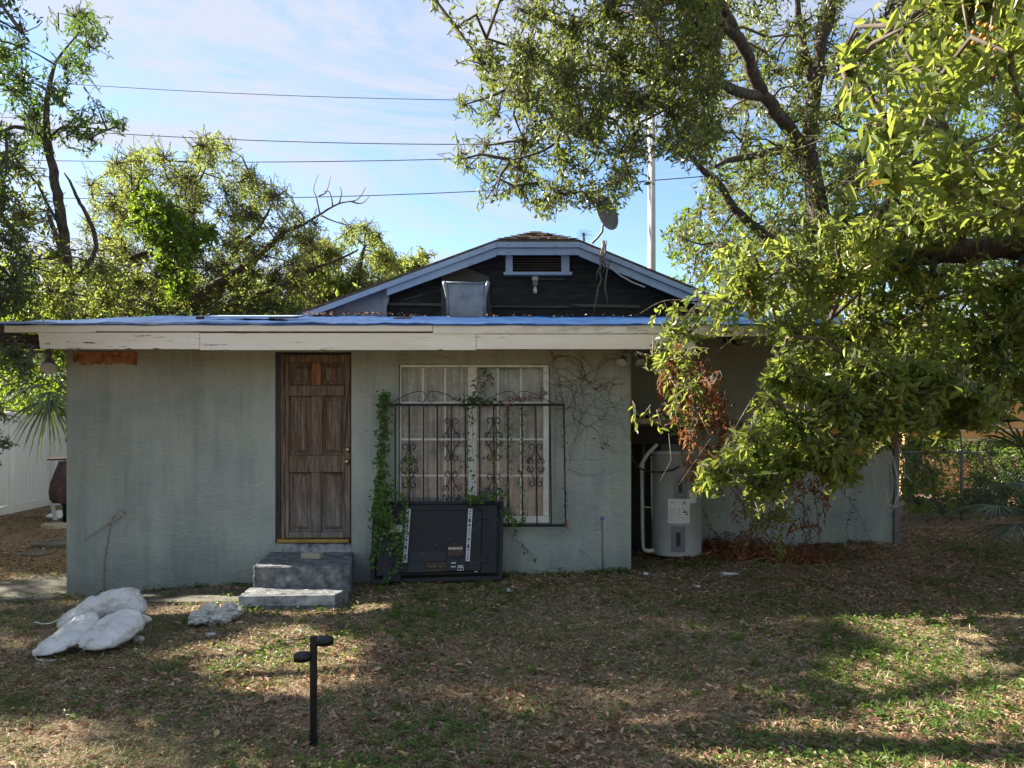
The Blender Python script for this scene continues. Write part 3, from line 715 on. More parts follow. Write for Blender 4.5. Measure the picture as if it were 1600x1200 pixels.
def panel(x0, y0, x1, y1):
    X0, X1, Z0, Z1 = wx(x0), wx(x1), wz(y1), wz(y0)
    b = MB()
    rings = [(0, 8.256), (.010, 8.272), (.020, 8.282), (.03, 8.280), (.060, 8.258)]
    vs = []
    for o, y in rings: vs += [(X0 + o, y, Z0 + o), (X1 - o, y, Z0 + o), (X1 - o, y, Z1 - o), (X0 + o, y, Z1 - o)]
    fs = [(r * 4 + k, r * 4 + (k + 1) % 4, r * 4 + 4 + (k + 1) % 4, r * 4 + 4 + k) for r in range(4) for k in range(4)] + [(16, 17, 18, 19)]
    b.add(vs, fs); b.build('panel', MT['door'], door)
for q in [(450, 566.4, 485.6, 601.6), (500.4, 566.4, 537, 601.6), (450, 618.4, 484.6, 711.6), (502.4, 618.4, 537, 711.6), (450, 738.4, 484.6, 831.6), (500.4, 738.4, 537, 831.6)]:
    panel(*q)
# split strip on the lock side
MB().plate([(wx(534), wz(700)), (wx(537), wz(700)), (wx(548), wz(556)), (wx(544), wz(554))], DY - .022, DY - .008).build('split_strip', MT['frame_wood'], door)
MB().tube([(wx(537), DY - .01, wz(732)), (wx(533), DY - .018, wz(757)), (wx(529), DY - .012, wz(777)), (wx(526), DY - .016, wz(795))], [.004, .006, .004, .001], 4).build('splinter', MT['pale_twig'], door)
k1 = MB().lathe([(.0, .055), (.024, .05), (.03, .035), (.024, .02), (.012, .012), (.03, .010), (.033, 0)], (wx(541.5), DY, wz(721.5)), 20, 'y').build('knob', MT['brass'], door)
k2 = MB().lathe([(0, .028), (.018, .028), (.024, .02), (.031, .012), (.033, 0)], (wx(542), DY, wz(703)), 20, 'y').build('deadbolt', MT['brass'], door)
MB().box(wx(542) - .002, wx(542) + .002, DY - .030, DY - .027, wz(703) - .008, wz(703) + .008).build('keyhole', MT['iron'], k2)
wb(430.6, 552, 437, 846, 8.215, 8.38, 'door_jamb', MT['charcoal'])
wb(437.1, 552, 443.8, 846, 8.225, 8.40, 'door_jamb', MT['frame_wood'])
wb(546.6, 552, 548.6, 846, 8.215, 8.40, 'door_jamb', MT['dark_wood'])
wb(443.9, 550.5, 546.1, 553.9, 8.215, 8.4, 'door_head', MT['dark_wood'])
wb(434, 842.3, 546, 847.5, 8.17, 8.30, 'threshold', MT['sill_brass'])

# ------------------------------------------------------------------ window
win = wb(624, 569.5, 858, 573, 8.235, 8.29, 'window', MT['white_paint'])
wb(624, 573.2, 626, 806, 8.235, 8.29, 'frame', MT['white_paint'], win)
wb(849, 573.2, 858, 806, 8.225, 8.29, 'frame', MT['white_paint'], win)
wb(731, 573.2, 745, 806, 8.215, 8.28, 'frame', MT['white_paint'], win)
wb(733, 573.4, 734.5, 805.5, 8.206, 8.214, 'bead', MT['white_paint'], win, 0)
wb(741, 573.4, 742.5, 805.5, 8.206, 8.214, 'bead', MT['white_paint'], win, 0)
wb(624, 806.2, 858, 817, 8.19, 8.29, 'sill', MT['white_paint'], win)
cols = [[626, 660, 695, 731], [745, 778, 814, 849]]
rows = [573, 629, 686.5, 743.5, 806]
for ci, cc in enumerate(cols):
    for r in range(1, 4):
        wb(cc[0] + .2, rows[r] - 1.6, cc[3] - .2, rows[r] + 1.6, 8.245, 8.275, 'glazing_bar', MT['white_paint'], win, .002)
    for k in (1, 2):
        for r in range(4):
            wb(cc[k] - 1.3, rows[r] + 1.8, cc[k] + 1.3, rows[r + 1] - 1.8, 8.248, 8.272, 'glazing_bar', MT['white_paint'], win, .002)
    for k in range(3):
        for r in range(4):
            y = 8.258 + random.uniform(-.002, .002)
            MB().hexa([(wx(cc[k]), y, wz(rows[r + 1])), (wx(cc[k + 1]), y + random.uniform(-.002, .002), wz(rows[r + 1])), (wx(cc[k + 1]), y + .004, wz(rows[r + 1])), (wx(cc[k]), y + .004, wz(rows[r + 1])),
                       (wx(cc[k]), y, wz(rows[r])), (wx(cc[k + 1]), y + random.uniform(-.002, .002), wz(rows[r])), (wx(cc[k + 1]), y + .004, wz(rows[r])), (wx(cc[k]), y + .004, wz(rows[r]))]).build('pane', MT['glass'], win)
def curtain(x0, x1, z0, z1, y, ph, label):
    n, m = 110, 14
    X, Z = np.meshgrid(np.linspace(x0, x1, n), np.linspace(z0, z1, m))
    t = (X - x0)
    Y = y + (.032 * np.sin(t * 34 + ph + 1.4 * np.sin(t * 9)) + .010 * np.sin(t * 83 + ph)) * (1.15 - .35 * (Z - z0) / (z1 - z0)) + .015 * np.sin(Z * 3 + t * 6)
    V = np.stack([X.ravel(), Y.ravel(), Z.ravel()], 1)
    i = np.arange((n - 1) * (m - 1)); r = i // (n - 1); c = i % (n - 1); q = r * n + c
    npmesh('curtain', V, np.stack([q, q + 1, q + n + 1, q + n], 1), MT['curtain'], smooth=True, label=label, cat='curtain')
curtain(wx(612), wx(734), wz(822), wz(566), 8.40, 0, 'left pinkish sheer curtain hanging behind the left window sash')
curtain(wx(738), wx(868), wz(822), wz(575), 8.41, 2, 'right pinkish sheer curtain hanging behind the right window sash')

# ------------------------------------------------------------------ window grille
GY_ = 8.06
SG = FPX / GY_
def gx_(px): return (px - 800) / SG
def gz_(py): return CAMZ + (HOR - py) / SG
gr = thing('window_grille', (gx_(742), GY_, gz_(822)), 'black wrought iron scrollwork grille over the curtained window', 'window grille')
def gi(pp, r, name, n=6, par=gr, y=GY_, lab=None):
    return MB().tube([(gx_(a), y, gz_(c)) for a, c in pp], r, n).build(name, MT['iron'], par, lab)
MB().box(gx_(603), gx_(881), GY_ - .014, GY_ + .014, gz_(634.5), gz_(630.5)).build('top_rail', MT['iron'], gr)
MB().box(gx_(612), gx_(884), GY_ - .014, GY_ + .014, gz_(823), gz_(819)).build('bottom_rail', MT['iron'], gr)
bars = [617.5 + 21.95 * k for k in range(13)]
for k, p in enumerate(bars):
    lean = (k - 4) * .35 if k > 4 else 0
    MB().hexa([(gx_(p + lean - 1.1), GY_ - .007, gz_(819)), (gx_(p + lean + 1.1), GY_ - .007, gz_(819)), (gx_(p + lean + 1.1), GY_ + .007, gz_(819)), (gx_(p + lean - 1.1), GY_ + .007, gz_(819)),
               (gx_(p - 1.1), GY_ - .007, gz_(630.7)), (gx_(p + 1.1), GY_ - .007, gz_(630.7)), (gx_(p + 1.1), GY_ + .007, gz_(630.7)), (gx_(p - 1.1), GY_ + .007, gz_(630.7))]).build('bar', MT['iron'], gr)
for px, py in ((603.5, 632), (880.5, 632), (613, 821), (883, 821)):
    MB().tube([(gx_(px), GY_ + .01, gz_(py)), (gx_(px), WD + .002, gz_(py))], .009, 6).build('standoff', MT['iron'], gr)
def spiral(cx, cy, r0, a0, turns, sgn, n=14, r1=.25):
    out = []
    for k in range(n + 1):
        t = k / n
        r = r0 * (1 - t * (1 - r1)); a = a0 + sgn * t * turns * 2 * math.pi
        out.append((cx + r * math.cos(a), cy + r * math.sin(a)))
    return out
def scroll(cx, cy, h):                                   # S-shaped scroll pairs on a bar, centre cy, half height h
    for sg in (-1, 1):
        w_ = 13.5
        for up in (-1, 1):
            y0 = cy
            # inner curl at the waist
            s1 = [(cx + sg * (w_ - 5 + (q[0])), cy + up * (6.5 + q[1])) for q in [(5.5 * math.cos(a), 5.5 * math.sin(a)) for a in np.linspace(2.6, 2.6 - 5.6, 12)]]
            # stem sweeping to the top curl
            top = cy + up * h
            st = [(cx + sg * 9.5, cy + up * 11.9), (cx + sg * 4.0, cy + up * (h * .52)), (cx + sg * 1.8, cy + up * (h * .72)), (cx + sg * 3.0, top - up * 6)]
            s2 = [(cx + sg * (6.0 + 4.0 * math.cos(a)), top - up * 4 + up * 4.0 * math.sin(a)) for a in np.linspace(math.pi * 1.15, math.pi * 1.15 - 5.2, 11)]
            pp = s1[::-1] + [] if False else None
            gi([(cx + sg * (8.5 + 4.8 * math.cos(a)), cy + up * (6 + 4.8 * math.sin(a))) for a in np.linspace(math.pi * 1.3, math.pi * 1.3 - 5.0, 12)] + st[1:] + s2, .0055, 'scroll', 5)
scroll(bars[1], 728, 34); scroll(bars[4], 687, 33); scroll(bars[7], 686, 33); scroll(bars[10], 727, 33)
scroll(bars[4], 770, 33); scroll(bars[7], 774, 33)
for c, sc_ in ((667, 1.0), (807, 1.0)):
    for sg in (-1, 1):
        pp = [(c + sg * 58 * sc_, 630), (c + sg * 45, 624), (c + sg * 30, 616), (c + sg * 16, 611.5), (c + sg * 6, 612), (c + sg * 1.2, 617), (c + sg * 1.5, 624), (c + sg * 6, 628.5), (c + sg * 12, 627), (c + sg * 14.5, 622), (c + sg * 11, 619), (c + sg * 8.5, 622)]
        gi(pp, .0045, 'crest_scroll', 5)
for sg in (-1, 1):
    gi([(738, 630), (738 + sg * 2, 624), (738 + sg * 7, 618), (738 + sg * 12, 619), (738 + sg * 13, 624), (738 + sg * 9, 626)], .0045, 'crest_scroll', 5)
gi([(880, 630), (879.5, 622), (875, 617), (869.5, 619), (869, 624), (873, 626)], .0045, 'crest_scroll', 5)

# cord with hook beside the window
MB().tube([(wx(864), 8.185, wz(549)), (wx(864.5), 8.185, wz(640)), (wx(865), 8.18, wz(770)), (wx(867), 8.18, wz(800)), (wx(871), 8.18, wz(809)), (wx(876), 8.18, wz(807)), (wx(877), 8.18, wz(800))], .006, 6).build('hooked_cord', MT['pvc'], None, 'thin pale cord with a hooked end hanging right of the window', cat='cord')

# ------------------------------------------------------------------ doorstep, slab, brick
st = thing('doorstep', (-2.15, 7.6, -.1), 'two tier dirty grey concrete step below the brown door', 'step')
def qslab(pxpy_d, zb, zt, name, mat, par, label=None, bev=.012):
    b = MB(); n = len(pxpy_d)
    vs = [(x, y, zb) for x, y in pxpy_d] + [(x, y, zt) for x, y in pxpy_d]
    b.add(vs, [tuple(range(n - 1, -1, -1)), tuple(range(n, 2 * n))] + [(k, (k + 1) % n, (k + 1) % n + n, k + n) for k in range(n)])
    o = b.build(name, mat, par, label, bev)
    if bev > .01:
        sb = o.modifiers.new('cuts', 'SUBSURF'); sb.subdivision_type = 'SIMPLE'; sb.levels = sb.render_levels = 5
        q_ = bpy.data.textures.new('chips', 'CLOUDS'); q_.noise_scale = .05; q_.noise_depth = 4
        dm_ = o.modifiers.new('chips', 'DISPLACE'); dm_.texture = q_; dm_.strength = .022; dm_.mid_level = .5; dm_.texture_coords = 'GLOBAL'
    return o
qslab([(-2.56, 7.28), (-1.60, 7.28), (-1.765, 8.195), (-2.70, 8.195)], -.2, .335, 'upper_step', MT['concrete'], st)
qslab([(-2.56, 6.88), (-1.67, 6.94), (-1.585, 7.277), (-2.60, 7.277)], -.2, .125, 'lower_step', MT['concrete'], st)
qslab([(-2.555, 6.862), (-1.665, 6.925), (-1.675, 6.937), (-2.555, 6.877)], .03, .128, 'painted_edge', MT['white_conc'], st, bev=.003)
b = MB(); c0 = np.array([dx(487, 7.75), 7.75, .337])
b.hexa([c0 + np.array(v) for v in [(-.105, -.04, 0), (.10, -.06, 0), (.115, .04, 0), (-.09, .06, 0), (-.105, -.04, .058), (.10, -.06, .058), (.115, .04, .058), (-.09, .06, .058)]])
b.build('loose_brick', MT['brick'], None, 'single pale brick lying on the top doorstep', .006, 'brick')
def gslab(poly, th, name, mat, label, cat=None, kind=None, lift=.02, bev=.01):
    b = MB(); n = len(poly)
    vs = [(x, y, g1(x, y) + lift - th) for x, y in poly] + [(x, y, g1(x, y) + lift) for x, y in poly]
    b.add(vs, [tuple(range(n - 1, -1, -1)), tuple(range(n, 2 * n))] + [(k, (k + 1) % n, (k + 1) % n + n, k + n) for k in range(n)])
    return b.build(name, mat, None, label, bev, cat, kind=kind)
gslab([(-4.0, 7.55), (-3.2, 7.32), (-2.62, 7.25), (-2.72, 8.15), (-3.5, 8.18), (-4.1, 8.18)], .12, 'concrete_apron', MT['old_conc'], 'dark worn concrete apron along the wall left of the doorstep', 'concrete slab', lift=.025)
gslab([(-6.6, 7.7), (-4.99, 7.95), (-4.99, 9.6), (-5.6, 9.4)], .1, 'walkway', MT['old_conc'], None, kind='structure', lift=.012)
rr = random.Random(3)
def stone(cx, cy, rx, ry, h, name, label, mat, cat, n=11):
    b = MB(); pts = []
    for k in range(n):
        a = 2 * math.pi * k / n
        q = rr.uniform(.8, 1.1)
        pts.append((cx + rx * q * math.cos(a), cy + ry * q * math.sin(a)))
    z = g1(cx, cy)
    vs = [(x, y, z - .04) for x, y in pts] + [(x, y, z + h * .7) for x, y in pts] + [(cx + (x - cx) * .8, cy + (y - cy) * .8, z + h + rr.uniform(-.1, .1) * h) for x, y in pts]
    b.add(vs, [tuple(range(2 * n, 3 * n))] + [(r * n + k, r * n + (k + 1) % n, (r + 1) * n + (k + 1) % n, (r + 1) * n + k) for r in range(2) for k in range(n)])
    b.build(name, mat, None, label, .005, cat)
stone(dx(88, 11.3), 11.3, .30, .35, .05, 'paving_stone', 'larger flat grey stone beside the left corner of the house', MT['old_conc'], 'stone')
stone(dx(60, 10.6), 10.6, .20, .22, .04, 'paving_stone', 'smaller flat grey stone in the leaves left of the house', MT['old_conc'], 'stone')
stone(dx(86, 12.3), 12.3, .22, .16, .06, 'paving_stone', 'tan stone behind the white scraps near the house corner', MT['brick'], 'stone')
stone(dx(216, 6.0), 6.0, .045, .04, .04, 'small_stone', 'small pale stone touching the right sack', MT['rock'], 'stone')
stone(dx(330, 6.02), 6.02, .05, .03, .025, 'small_stone', 'small pale stone right below the large concrete chunk', MT['rock'], 'stone')
# pale scraps left of the house
def scrap(pts, name, label, mat, cat, th=.01):
    V3 = [Vector(p) for p in pts]
    n = (V3[1] - V3[0]).cross(V3[2] - V3[0]).normalized() * th
    k = len(V3); b = MB()
    b.add([v - n for v in V3] + [v + n for v in V3], [tuple(range(k - 1, -1, -1)), tuple(range(k, 2 * k))] + [(i_, (i_ + 1) % k, (i_ + 1) % k + k, i_ + k) for i_ in range(k)])
    b.build(name, mat, None, label, 0, cat)
sx0 = dx(90, 13.0)
scrap([(sx0 - .15, 12.9, g1(sx0, 12.9) + .05), (sx0 + .12, 12.85, g1(sx0, 12.9) + .02), (sx0 + .16, 13.1, g1(sx0, 13) + .10), (sx0 - .05, 13.1, g1(sx0, 13) + .14)], 'plastic_scrap', 'pale blue plastic scrap lying by the house corner', MT['vinyl'], 'scrap')
scrap([(sx0 + .05, 12.8, g1(sx0, 12.8)), (sx0 + .12, 12.8, g1(sx0, 12.8)), (sx0 + .03, 12.84, g1(sx0, 12.8) + .3), (sx0 - .03, 12.84, g1(sx0, 12.8) + .3)], 'plastic_scrap', 'white plastic strip standing up by the house corner', MT['white'], 'scrap')
for px, d, a, lb in ((796, 7.3, .4, 'crumpled white scrap on the ground right of the television'), (1010, 7.9, .2, 'white scrap beside the foot of the water heater'), (1140, 7.7, .1, 'long white plastic scrap on dead leaves right of the heater'), (1090, 7.2, .5, 'flat white scrap in the grass before the heater')):
    x = dx(px, d); z = g1(x, d)
    w_ = .035 if px != 1140 else .12
    scrap([(x - w_, d, z + .014), (x - w_ * .2, d - .015, z + .010), (x + w_ * .5, d - .012, z + .016), (x + w_, d + .01, z + .022), (x + w_ * .3, d + .012, z + .03), (x - w_ * .5, d + .02, z + .034)], 'white_scrap', lb, MT['white'], 'scrap', .004)

# grill behind the corner
gxx, gyy = dx(101, 12.6), 12.6
gt = thing('covered_grill', (gxx, gyy, g1(gxx, gyy)), 'dark maroon covered grill half hidden behind the left corner of the house', 'grill')
zg = g1(gxx, gyy)
MB().lathe([(0, .34), (.22, .36), (.26, .42), (.27, .55), (.25, .70), (.20, .84), (.15, .98), (.12, 1.06), (0, 1.075)], (gxx + .04, gyy, zg), 14).build('cover', MT['grillred'], gt)
MB().lathe([(0, 0), (.10, 0), (.10, .3), (.14, .34), (0, .34)], (gxx + .08, gyy, zg), 12).build('base', MT['black_metal'], gt)
MB().box(gxx - .25, gxx + .3, gyy - .10, gyy + .1, zg + 1.08, zg + 1.12).build('side_shelf', MT['frame_wood'], gt, bevel=.008)

# ------------------------------------------------------------------ television
tv = thing('television', (dx(682, 7.8), 7.8, .07), 'large black flat television leaning back to front against the wall under the window', 'television')
TB0, TT0 = np.array([dx(578, 7.70), 7.70, dz(912, 7.70)]), np.array([dx(583, 7.98), 7.98, dz(783, 7.98)])
TB1, TT1 = np.array([dx(785, 7.76), 7.76, dz(906, 7.76)]), np.array([dx(787, 8.02), 8.02, dz(783, 8.02)])
UX = (TB1 - TB0); UZ = (TT0 - TB0)
UNn = np.cross(UX, UZ); UNn = UNn / np.linalg.norm(UNn)      # points toward -y
if UNn[1] > 0: UNn = -UNn
def tp(u, v, o):                                             # u 0..1 across, v 0..1 up, o metres proud
    return (TB0 * (1 - u) + TB1 * u) * (1 - v) + (TT0 * (1 - u) + TT1 * u) * v + UNn * o
def tbx(u0, u1, v0, v1, o0, o1, name, mat, par=tv, bev=.003, taper=0.0, label=None):
    tx, ty = taper, taper * 1.6
    p = [tp(u0, v0, o0), tp(u1, v0, o0), tp(u1, v1, o0), tp(u0, v1, o0), tp(u0 + tx, v0 + ty, o1), tp(u1 - tx, v0 + ty, o1), tp(u1 - tx, v1 - ty, o1), tp(u0 + tx, v1 - ty, o1)]
    return MB().hexa(p).build(name, mat, par, label, bev)
tbx(0, 1, 0, 1, -.03, 0, 'screen_frame', MT['tv'])
back = tbx(.03, .972, .05, .97, .001, .035, 'back_cover', MT['tv'], taper=.022)
tbx(.17, .84, .10, .88, .036, .052, 'raised_panel', MT['tv'], back, taper=.008)
tbx(.955, .962, .30, .82, .014, .03, 'edge_rib', MT['tv'], back, .001)
tbx(.87, .885, .08, .86, .030, .040, 'edge_rib', MT['tv'], back, .001)
tbx(.90, .907, .08, .86, .026, .036, 'edge_rib', MT['tv'], back, .001)
tbx(.085, .095, .08, .80, .030, .040, 'edge_rib', MT['tv'], back, .001)
tbx(.39, .63, .915, .94, .030, .037, 'vent_slot', MT['iron'], back, .001)
for v in (.815, .555):
    tbx(.315, .69, v, v + .008, .052, .056, 'moulded_line', MT['tv2'], back, 0)
for u in (.17, .80):
    tbx(u, u + .065, .755, .78, .045, .058, 'vent_slot', MT['iron'], back, .001)
for k in range(26):
    tbx(.335 + k * .0105, .341 + k * .0105, .40, .425, .052, .0545, 'vent_hole', MT['iron'], back, 0)
tbx(.29, .572, .235, .36, .053, .064, 'connector_cover', MT['tv2'], bev=.002)
tbx(.285, .415, .105, .2345, .053, .064, 'connector_cover', MT['tv2'], bev=.002)
jk = tbx(.418, .572, .115, .232, .044, .055, 'jack_strip', MT['copper'], bev=0)
for k in range(7):
    c_ = tp(.435 + k * .019, .155 + .01 * (k % 2), .055)
    MB().lathe([(.008, .006), (.011, .005), (.011, 0)], (c_[0], c_[1], c_[2]), 8, 'y').build('jack', MT['brass'] if k % 2 else MT['iron'], jk)
jp = tbx(.585, .70, .30, .425, .053, .056, 'jack_strip', MT['copper'], bev=0)
for k in range(9):
    tbx(.588 + k * .012, .595 + k * .012, .375, .405, .056, .06, 'jack', MT['steel'] if k % 3 else MT['brass'], jp, 0)
pc = tbx(.575, .72, .115, .255, .053, .062, 'port_plate', MT['tv2'], bev=.002)
for u, v, w_, h_ in ((.61, .205, .035, .012), (.61, .16, .035, .012), (.662, .165, .014, .016), (.682, .165, .016, .016)):
    tbx(u, u + w_, v, v + h_, .062, .0635, 'white_print', MT['white'], pc, 0)
q_ = tbx(.660, .704, .118, .158, .062, .064, 'white_print', MT['white'], pc, 0)
tbx(.664, .681, .124, .152, .0642, .066, 'port', MT['iron'], q_, 0) if False else tbx(.664, .681, .124, .152, .0642, .066, 'port', MT['iron'], pc, 0)
tbx(.684, .700, .124, .152, .0642, .066, 'port', MT['iron'], pc, 0)
MB().plate([(tp(.785, .115, 0)[0], tp(.785, .115, 0)[2]), (tp(.81, .115, 0)[0], tp(.81, .115, 0)[2]), (tp(.80, .15, 0)[0], tp(.80, .15, 0)[2])], tp(.8, .13, .048)[1] - .004, tp(.8, .13, .048)[1]).build('warning_triangle', MT['white'], tv)
tbx(.795, .815, .185, .23, .045, .052, 'power_socket', MT['steel'])
for (u, v) in ((.22, .23), (.24, .235), (.765, .21), (.785, .2), (.39, .335), (.49, .445), (.63, .445), (.77, .62), (.77, .74), (.25, .74), (.955, .74)):
    c_ = tp(u, v, .064)
    MB().lathe([(0, .004), (.005, .003), (.006, 0)], tuple(c_), 8, 'y').build('screw', MT['steel'], tv)
tbx(.145, .235, .60, .685, .040, .056, 'rating_label', MT['paper'], bev=0)
tbx(.16, .22, .64, .65, .0562, .057, 'label_print', MT['ink_grey'], bev=0)
tbx(.165, .215, .62, .626, .0562, .057, 'label_print', MT['ink_grey'], bev=0)
tbx(.14, .235, .22, .30, .036, .048, 'foot_bracket', MT['tv'], bev=.003)
tbx(.80, .87, .21, .30, .036, .048, 'foot_bracket', MT['tv'], bev=.003)
tbx(.10, .235, .005, .12, .001, .05, 'foot_bracket', MT['tv'], bev=.004)
for ub, ut in ((.247, .262), (.718, .730)):
    # bracket rail running from v .225 to .88
    p = [tp(ub, .225, .056), tp(ub + .032, .225, .056), tp(ut + .034, .885, .056), tp(ut, .885, .056), tp(ub, .225, .072), tp(ub + .032, .225, .072), tp(ut + .034, .885, .072), tp(ut, .885, .072)]
    br = MB().hexa(p).build('mount_rail', MT['steel'], tv, bevel=.002)
    rr2 = random.Random(3)
    v = .25
    while v < .86:
        h = rr2.choice([.012, .018, .05, .03, .014])
        if v + h > .87: break
        uu = ub + (ut - ub) * (v - .225) / .66
        w2 = .008 if h > .02 else .006
        tbx(uu + .017 - w2, uu + .017 + w2 * .8, v, v + h, .0722, .074, 'slot', MT['iron'], br, 0)
        v += h + .018

# ------------------------------------------------------------------ alcove: heater, pipes, shelf
HD = 8.72
hx, hy, hr = dx(1058.5, HD), 8.78, .292
zb = dz(872, HD - .29) ; zt = dz(706, HD - .2)
ht = thing('water_heater', (hx, hy, zb), 'dusty grey cylindrical water heater standing in the alcove under the shelf', 'water heater')
MB().lathe([(0, 0), (hr, 0), (hr, .02), (hr, zt - zb - .035), (hr + .012, zt - zb - .03), (hr + .012, zt - zb), (hr - .03, zt - zb + .012), (0, zt - zb + .02)], (hx, hy, zb), 56).build('tank', MT['heater'], ht)
def cyl_patch(a0, a1, z0, z1, o, name, mat, par=ht, n=8, label=None, rad=hr, th=.01):
    b = MB(); vs = []
    for k in range(n + 1):
        a = a0 + (a1 - a0) * k / n
        for r in (rad + o, rad + o + th):
            for z in (z0, z1):
                vs.append((hx + r * math.sin(a), hy - r * math.cos(a), z))
    fs = []
    for k in range(n):
        p = k * 4; q = p + 4
        fs += [(p + 2, q + 2, q + 3, p + 3), (p + 3, q + 3, q + 1, p + 1), (p, q, q + 2, p + 2)]
    fs += [(0, 2, 3, 1), (n * 4, n * 4 + 1, n * 4 + 3, n * 4 + 2)]
    b.add(vs, fs); return b.build(name, mat, par, label)
def hz_(py): return dz(py, 8.47)
def ha(px): return math.asin(max(-1, min(1, (dx(px, 8.52) - hx) / hr)))
for (y0, y1) in ((742, 779), (823, 863)):
    x0, x1 = (1052, 1071.5) if y0 < 800 else (1048.5, 1069)
    pn = cyl_patch(ha(x0), ha(x1), hz_(y1), hz_(y0), .0, 'access_panel', MT['heater_panel'], th=.012)
    cyl_patch(ha(x0 + 5), ha(x1 - 5), hz_(y1 - 5), hz_(y0 + 5), .012, 'stamped_rib', MT['heater_panel'], pn, th=.006)
    cyl_patch(ha(x0 + 7), ha(x1 - 7), hz_(y1 - 9), hz_(y0 + 9), .018, 'stamped_rib', MT['charcoal'], pn, th=.001)
cyl_patch(ha(1079), ha(1094), hz_(769), hz_(742), .0, 'rating_plate', MT['heater_panel'], th=.004)
cyl_patch(ha(1077), ha(1089), hz_(787), hz_(770), .0, 'small_label', MT['paper'], th=.002)
lab = cyl_patch(ha(1044), ha(1077), hz_(818), hz_(780), .0, 'instruction_label', MT['paper'], th=.002, n=14)
for (x0, y0, x1, y1, mt_) in ((1066, 784.5, 1070, 786.5, 'ink_black'), (1064, 788, 1072, 789, 'ink_grey'), (1048, 784, 1052, 786, 'ink_grey'), (1046, 795, 1075, 797.5, 'ink_red'), (1045.5, 799, 1062, 799.6, 'ink_grey'), (1045.5, 801, 1062, 801.6, 'ink_grey'), (1045.5, 803, 1062, 803.6, 'ink_grey'),
                              (1045.5, 805, 1062, 805.6, 'ink_grey'), (1045.5, 809, 1074, 809.6, 'ink_grey'), (1045.5, 811.5, 1074, 812.1, 'ink_grey'), (1045.5, 814, 1070, 814.6, 'ink_red'), (1066, 799.5, 1073, 801.5, 'ink_black'), (1068, 798.5, 1070, 800.5, 'ink_black'), (1070, 803, 1074, 805, 'ink_black')):
    cyl_patch(ha(x0), ha(x1), hz_(y1), hz_(y0), .0022, 'label_print', MT[mt_], lab, n=4, th=.0006)
MB().tube([(hx - .08, hy, zt), (hx - .08, hy, zt + .1), (hx - .12, hy, zt + .22), (hx - .13, hy + .1, zt + .32)], .011, 8).build('copper_stub', MT['copper'], ht)
MB().tube([(hx + .06, hy, zt), (hx + .06, hy, zt + .16), (hx + .05, hy + .2, zt + .22)], .011, 8).build('copper_stub', MT['copper'], ht)
pp = thing('drain_pipe', (dx(1006, 8.6), 8.6, .2), 'white plastic pipe with an elbow left of the water heater', 'pipe')
def pv(l, r, name, mat, par, d=8.55, n=12, lab=None, cat=None):
    return MB().tube([P(a, c, d + (e[0] if e else 0)) for a, c, *e in l], r, n).build(name, mat, par, lab, cat=cat)
pv([(1009, 862), (1005, 856), (1004, 840), (1003.5, 800), (1003, 760), (1002.5, 728)], .019, 'riser', MT['pvc'], pp)
pv([(1002.5, 729), (1004, 722), (1013, 708), (1027, 694)], .022, 'elbow_arm', MT['pvc'], pp)
MB().lathe([(.031, -.03), (.031, .03)], tuple(P(1002.7, 728, 8.55)), 14).build('coupling', MT['pvc'], pp)
pv([(1005, 858), (1012, 861), (1022, 860)], .024, 'foot_elbow', MT['pvc'], pp)
p2 = thing('supply_pipe', (dx(1018, 8.75), 8.75, .2), 'thin pale pipe with a side branch between drain pipe and water heater', 'pipe')
pv([(1019, 812), (1018.5, 770), (1018, 712)], .012, 'riser', MT['pvc'], p2, 8.75)
pv([(1019, 793), (1005, 792)], .012, 'side_branch', MT['pvc'], p2, 8.76)
MB().tube([P(985.5, 702, 8.35), P(988, 718, 8.38), P(998, 731, 8.4), (P(1014, 737, 8.42)), P(1034, 738, 8.44), P(1052, 734, 8.47), P(1062, 728, 8.5)], .011, 8).build('heater_cable', MT['rubber'], None, 'black cable drooping from the alcove edge to the water heater', cat='cable')
MB().box(dx(984, 9.2), dx(1034, 9.2), 9.25, 9.29, dz(862, 9.2), dz(690, 9.2)).build('closet_board', MT['charcoal'], None, 'dark charcoal board standing behind the drain pipe in the alcove', .003, 'board')
MB().box(dx(1006, 9.1), dx(1010, 9.1), 9.20, 9.24, dz(860, 9.2), dz(690, 9.2)).build('closet_post', MT['heater_panel'], None, 'thin grey post in front of the charcoal board', .003, 'post')
sh = thing('shelf', (1.8, 8.6, 1.8), 'rough wooden shelf spanning the alcove above the water heater', 'shelf')
MB().box(XR + .004, dx(1102, 8.35), 8.30, 8.36, dz(663, 8.33), dz(653.5, 8.33)).build('front_beam', MT['shelf_wood'], sh, bevel=.004)
MB().box(XR + .004, dx(1110, 8.7), 8.38, 9.38, dz(656, 8.33), dz(653, 8.33)).build('board', MT['dark_wood'], sh, bevel=.003)
MB().box(XR + .004, dx(1080, 8.9), 8.86, 8.9, dz(694, 8.9), dz(666, 8.9)).build('rear_beam', MT['charcoal'], sh, bevel=.003)
n = 60; xs = np.linspace(XR + .03, dx(1085, 8.35), n)
vs = []
for y in (8.32, 9.3):
    for x in xs: vs.append((x, y, dz(647.5, 8.33) + .018 * math.sin((x - xs[0]) * 2 * math.pi / .165)))
vs += [(x, y, z - .006) for x, y, z in vs]
b = MB(); b.add(vs, [(k, k + 1, n + k + 1, n + k) for k in range(n - 1)] + [(2 * n + k + 1, 2 * n + k, 3 * n + k, 3 * n + k + 1) for k in range(n - 1)] + [(2 * n + k, 2 * n + k + 1, k + 1, k) for k in range(n - 1)], True)
b.build('corrugated_sheet', MT['corr'], None, 'pale corrugated sheet lying on the alcove shelf', cat='corrugated sheet')

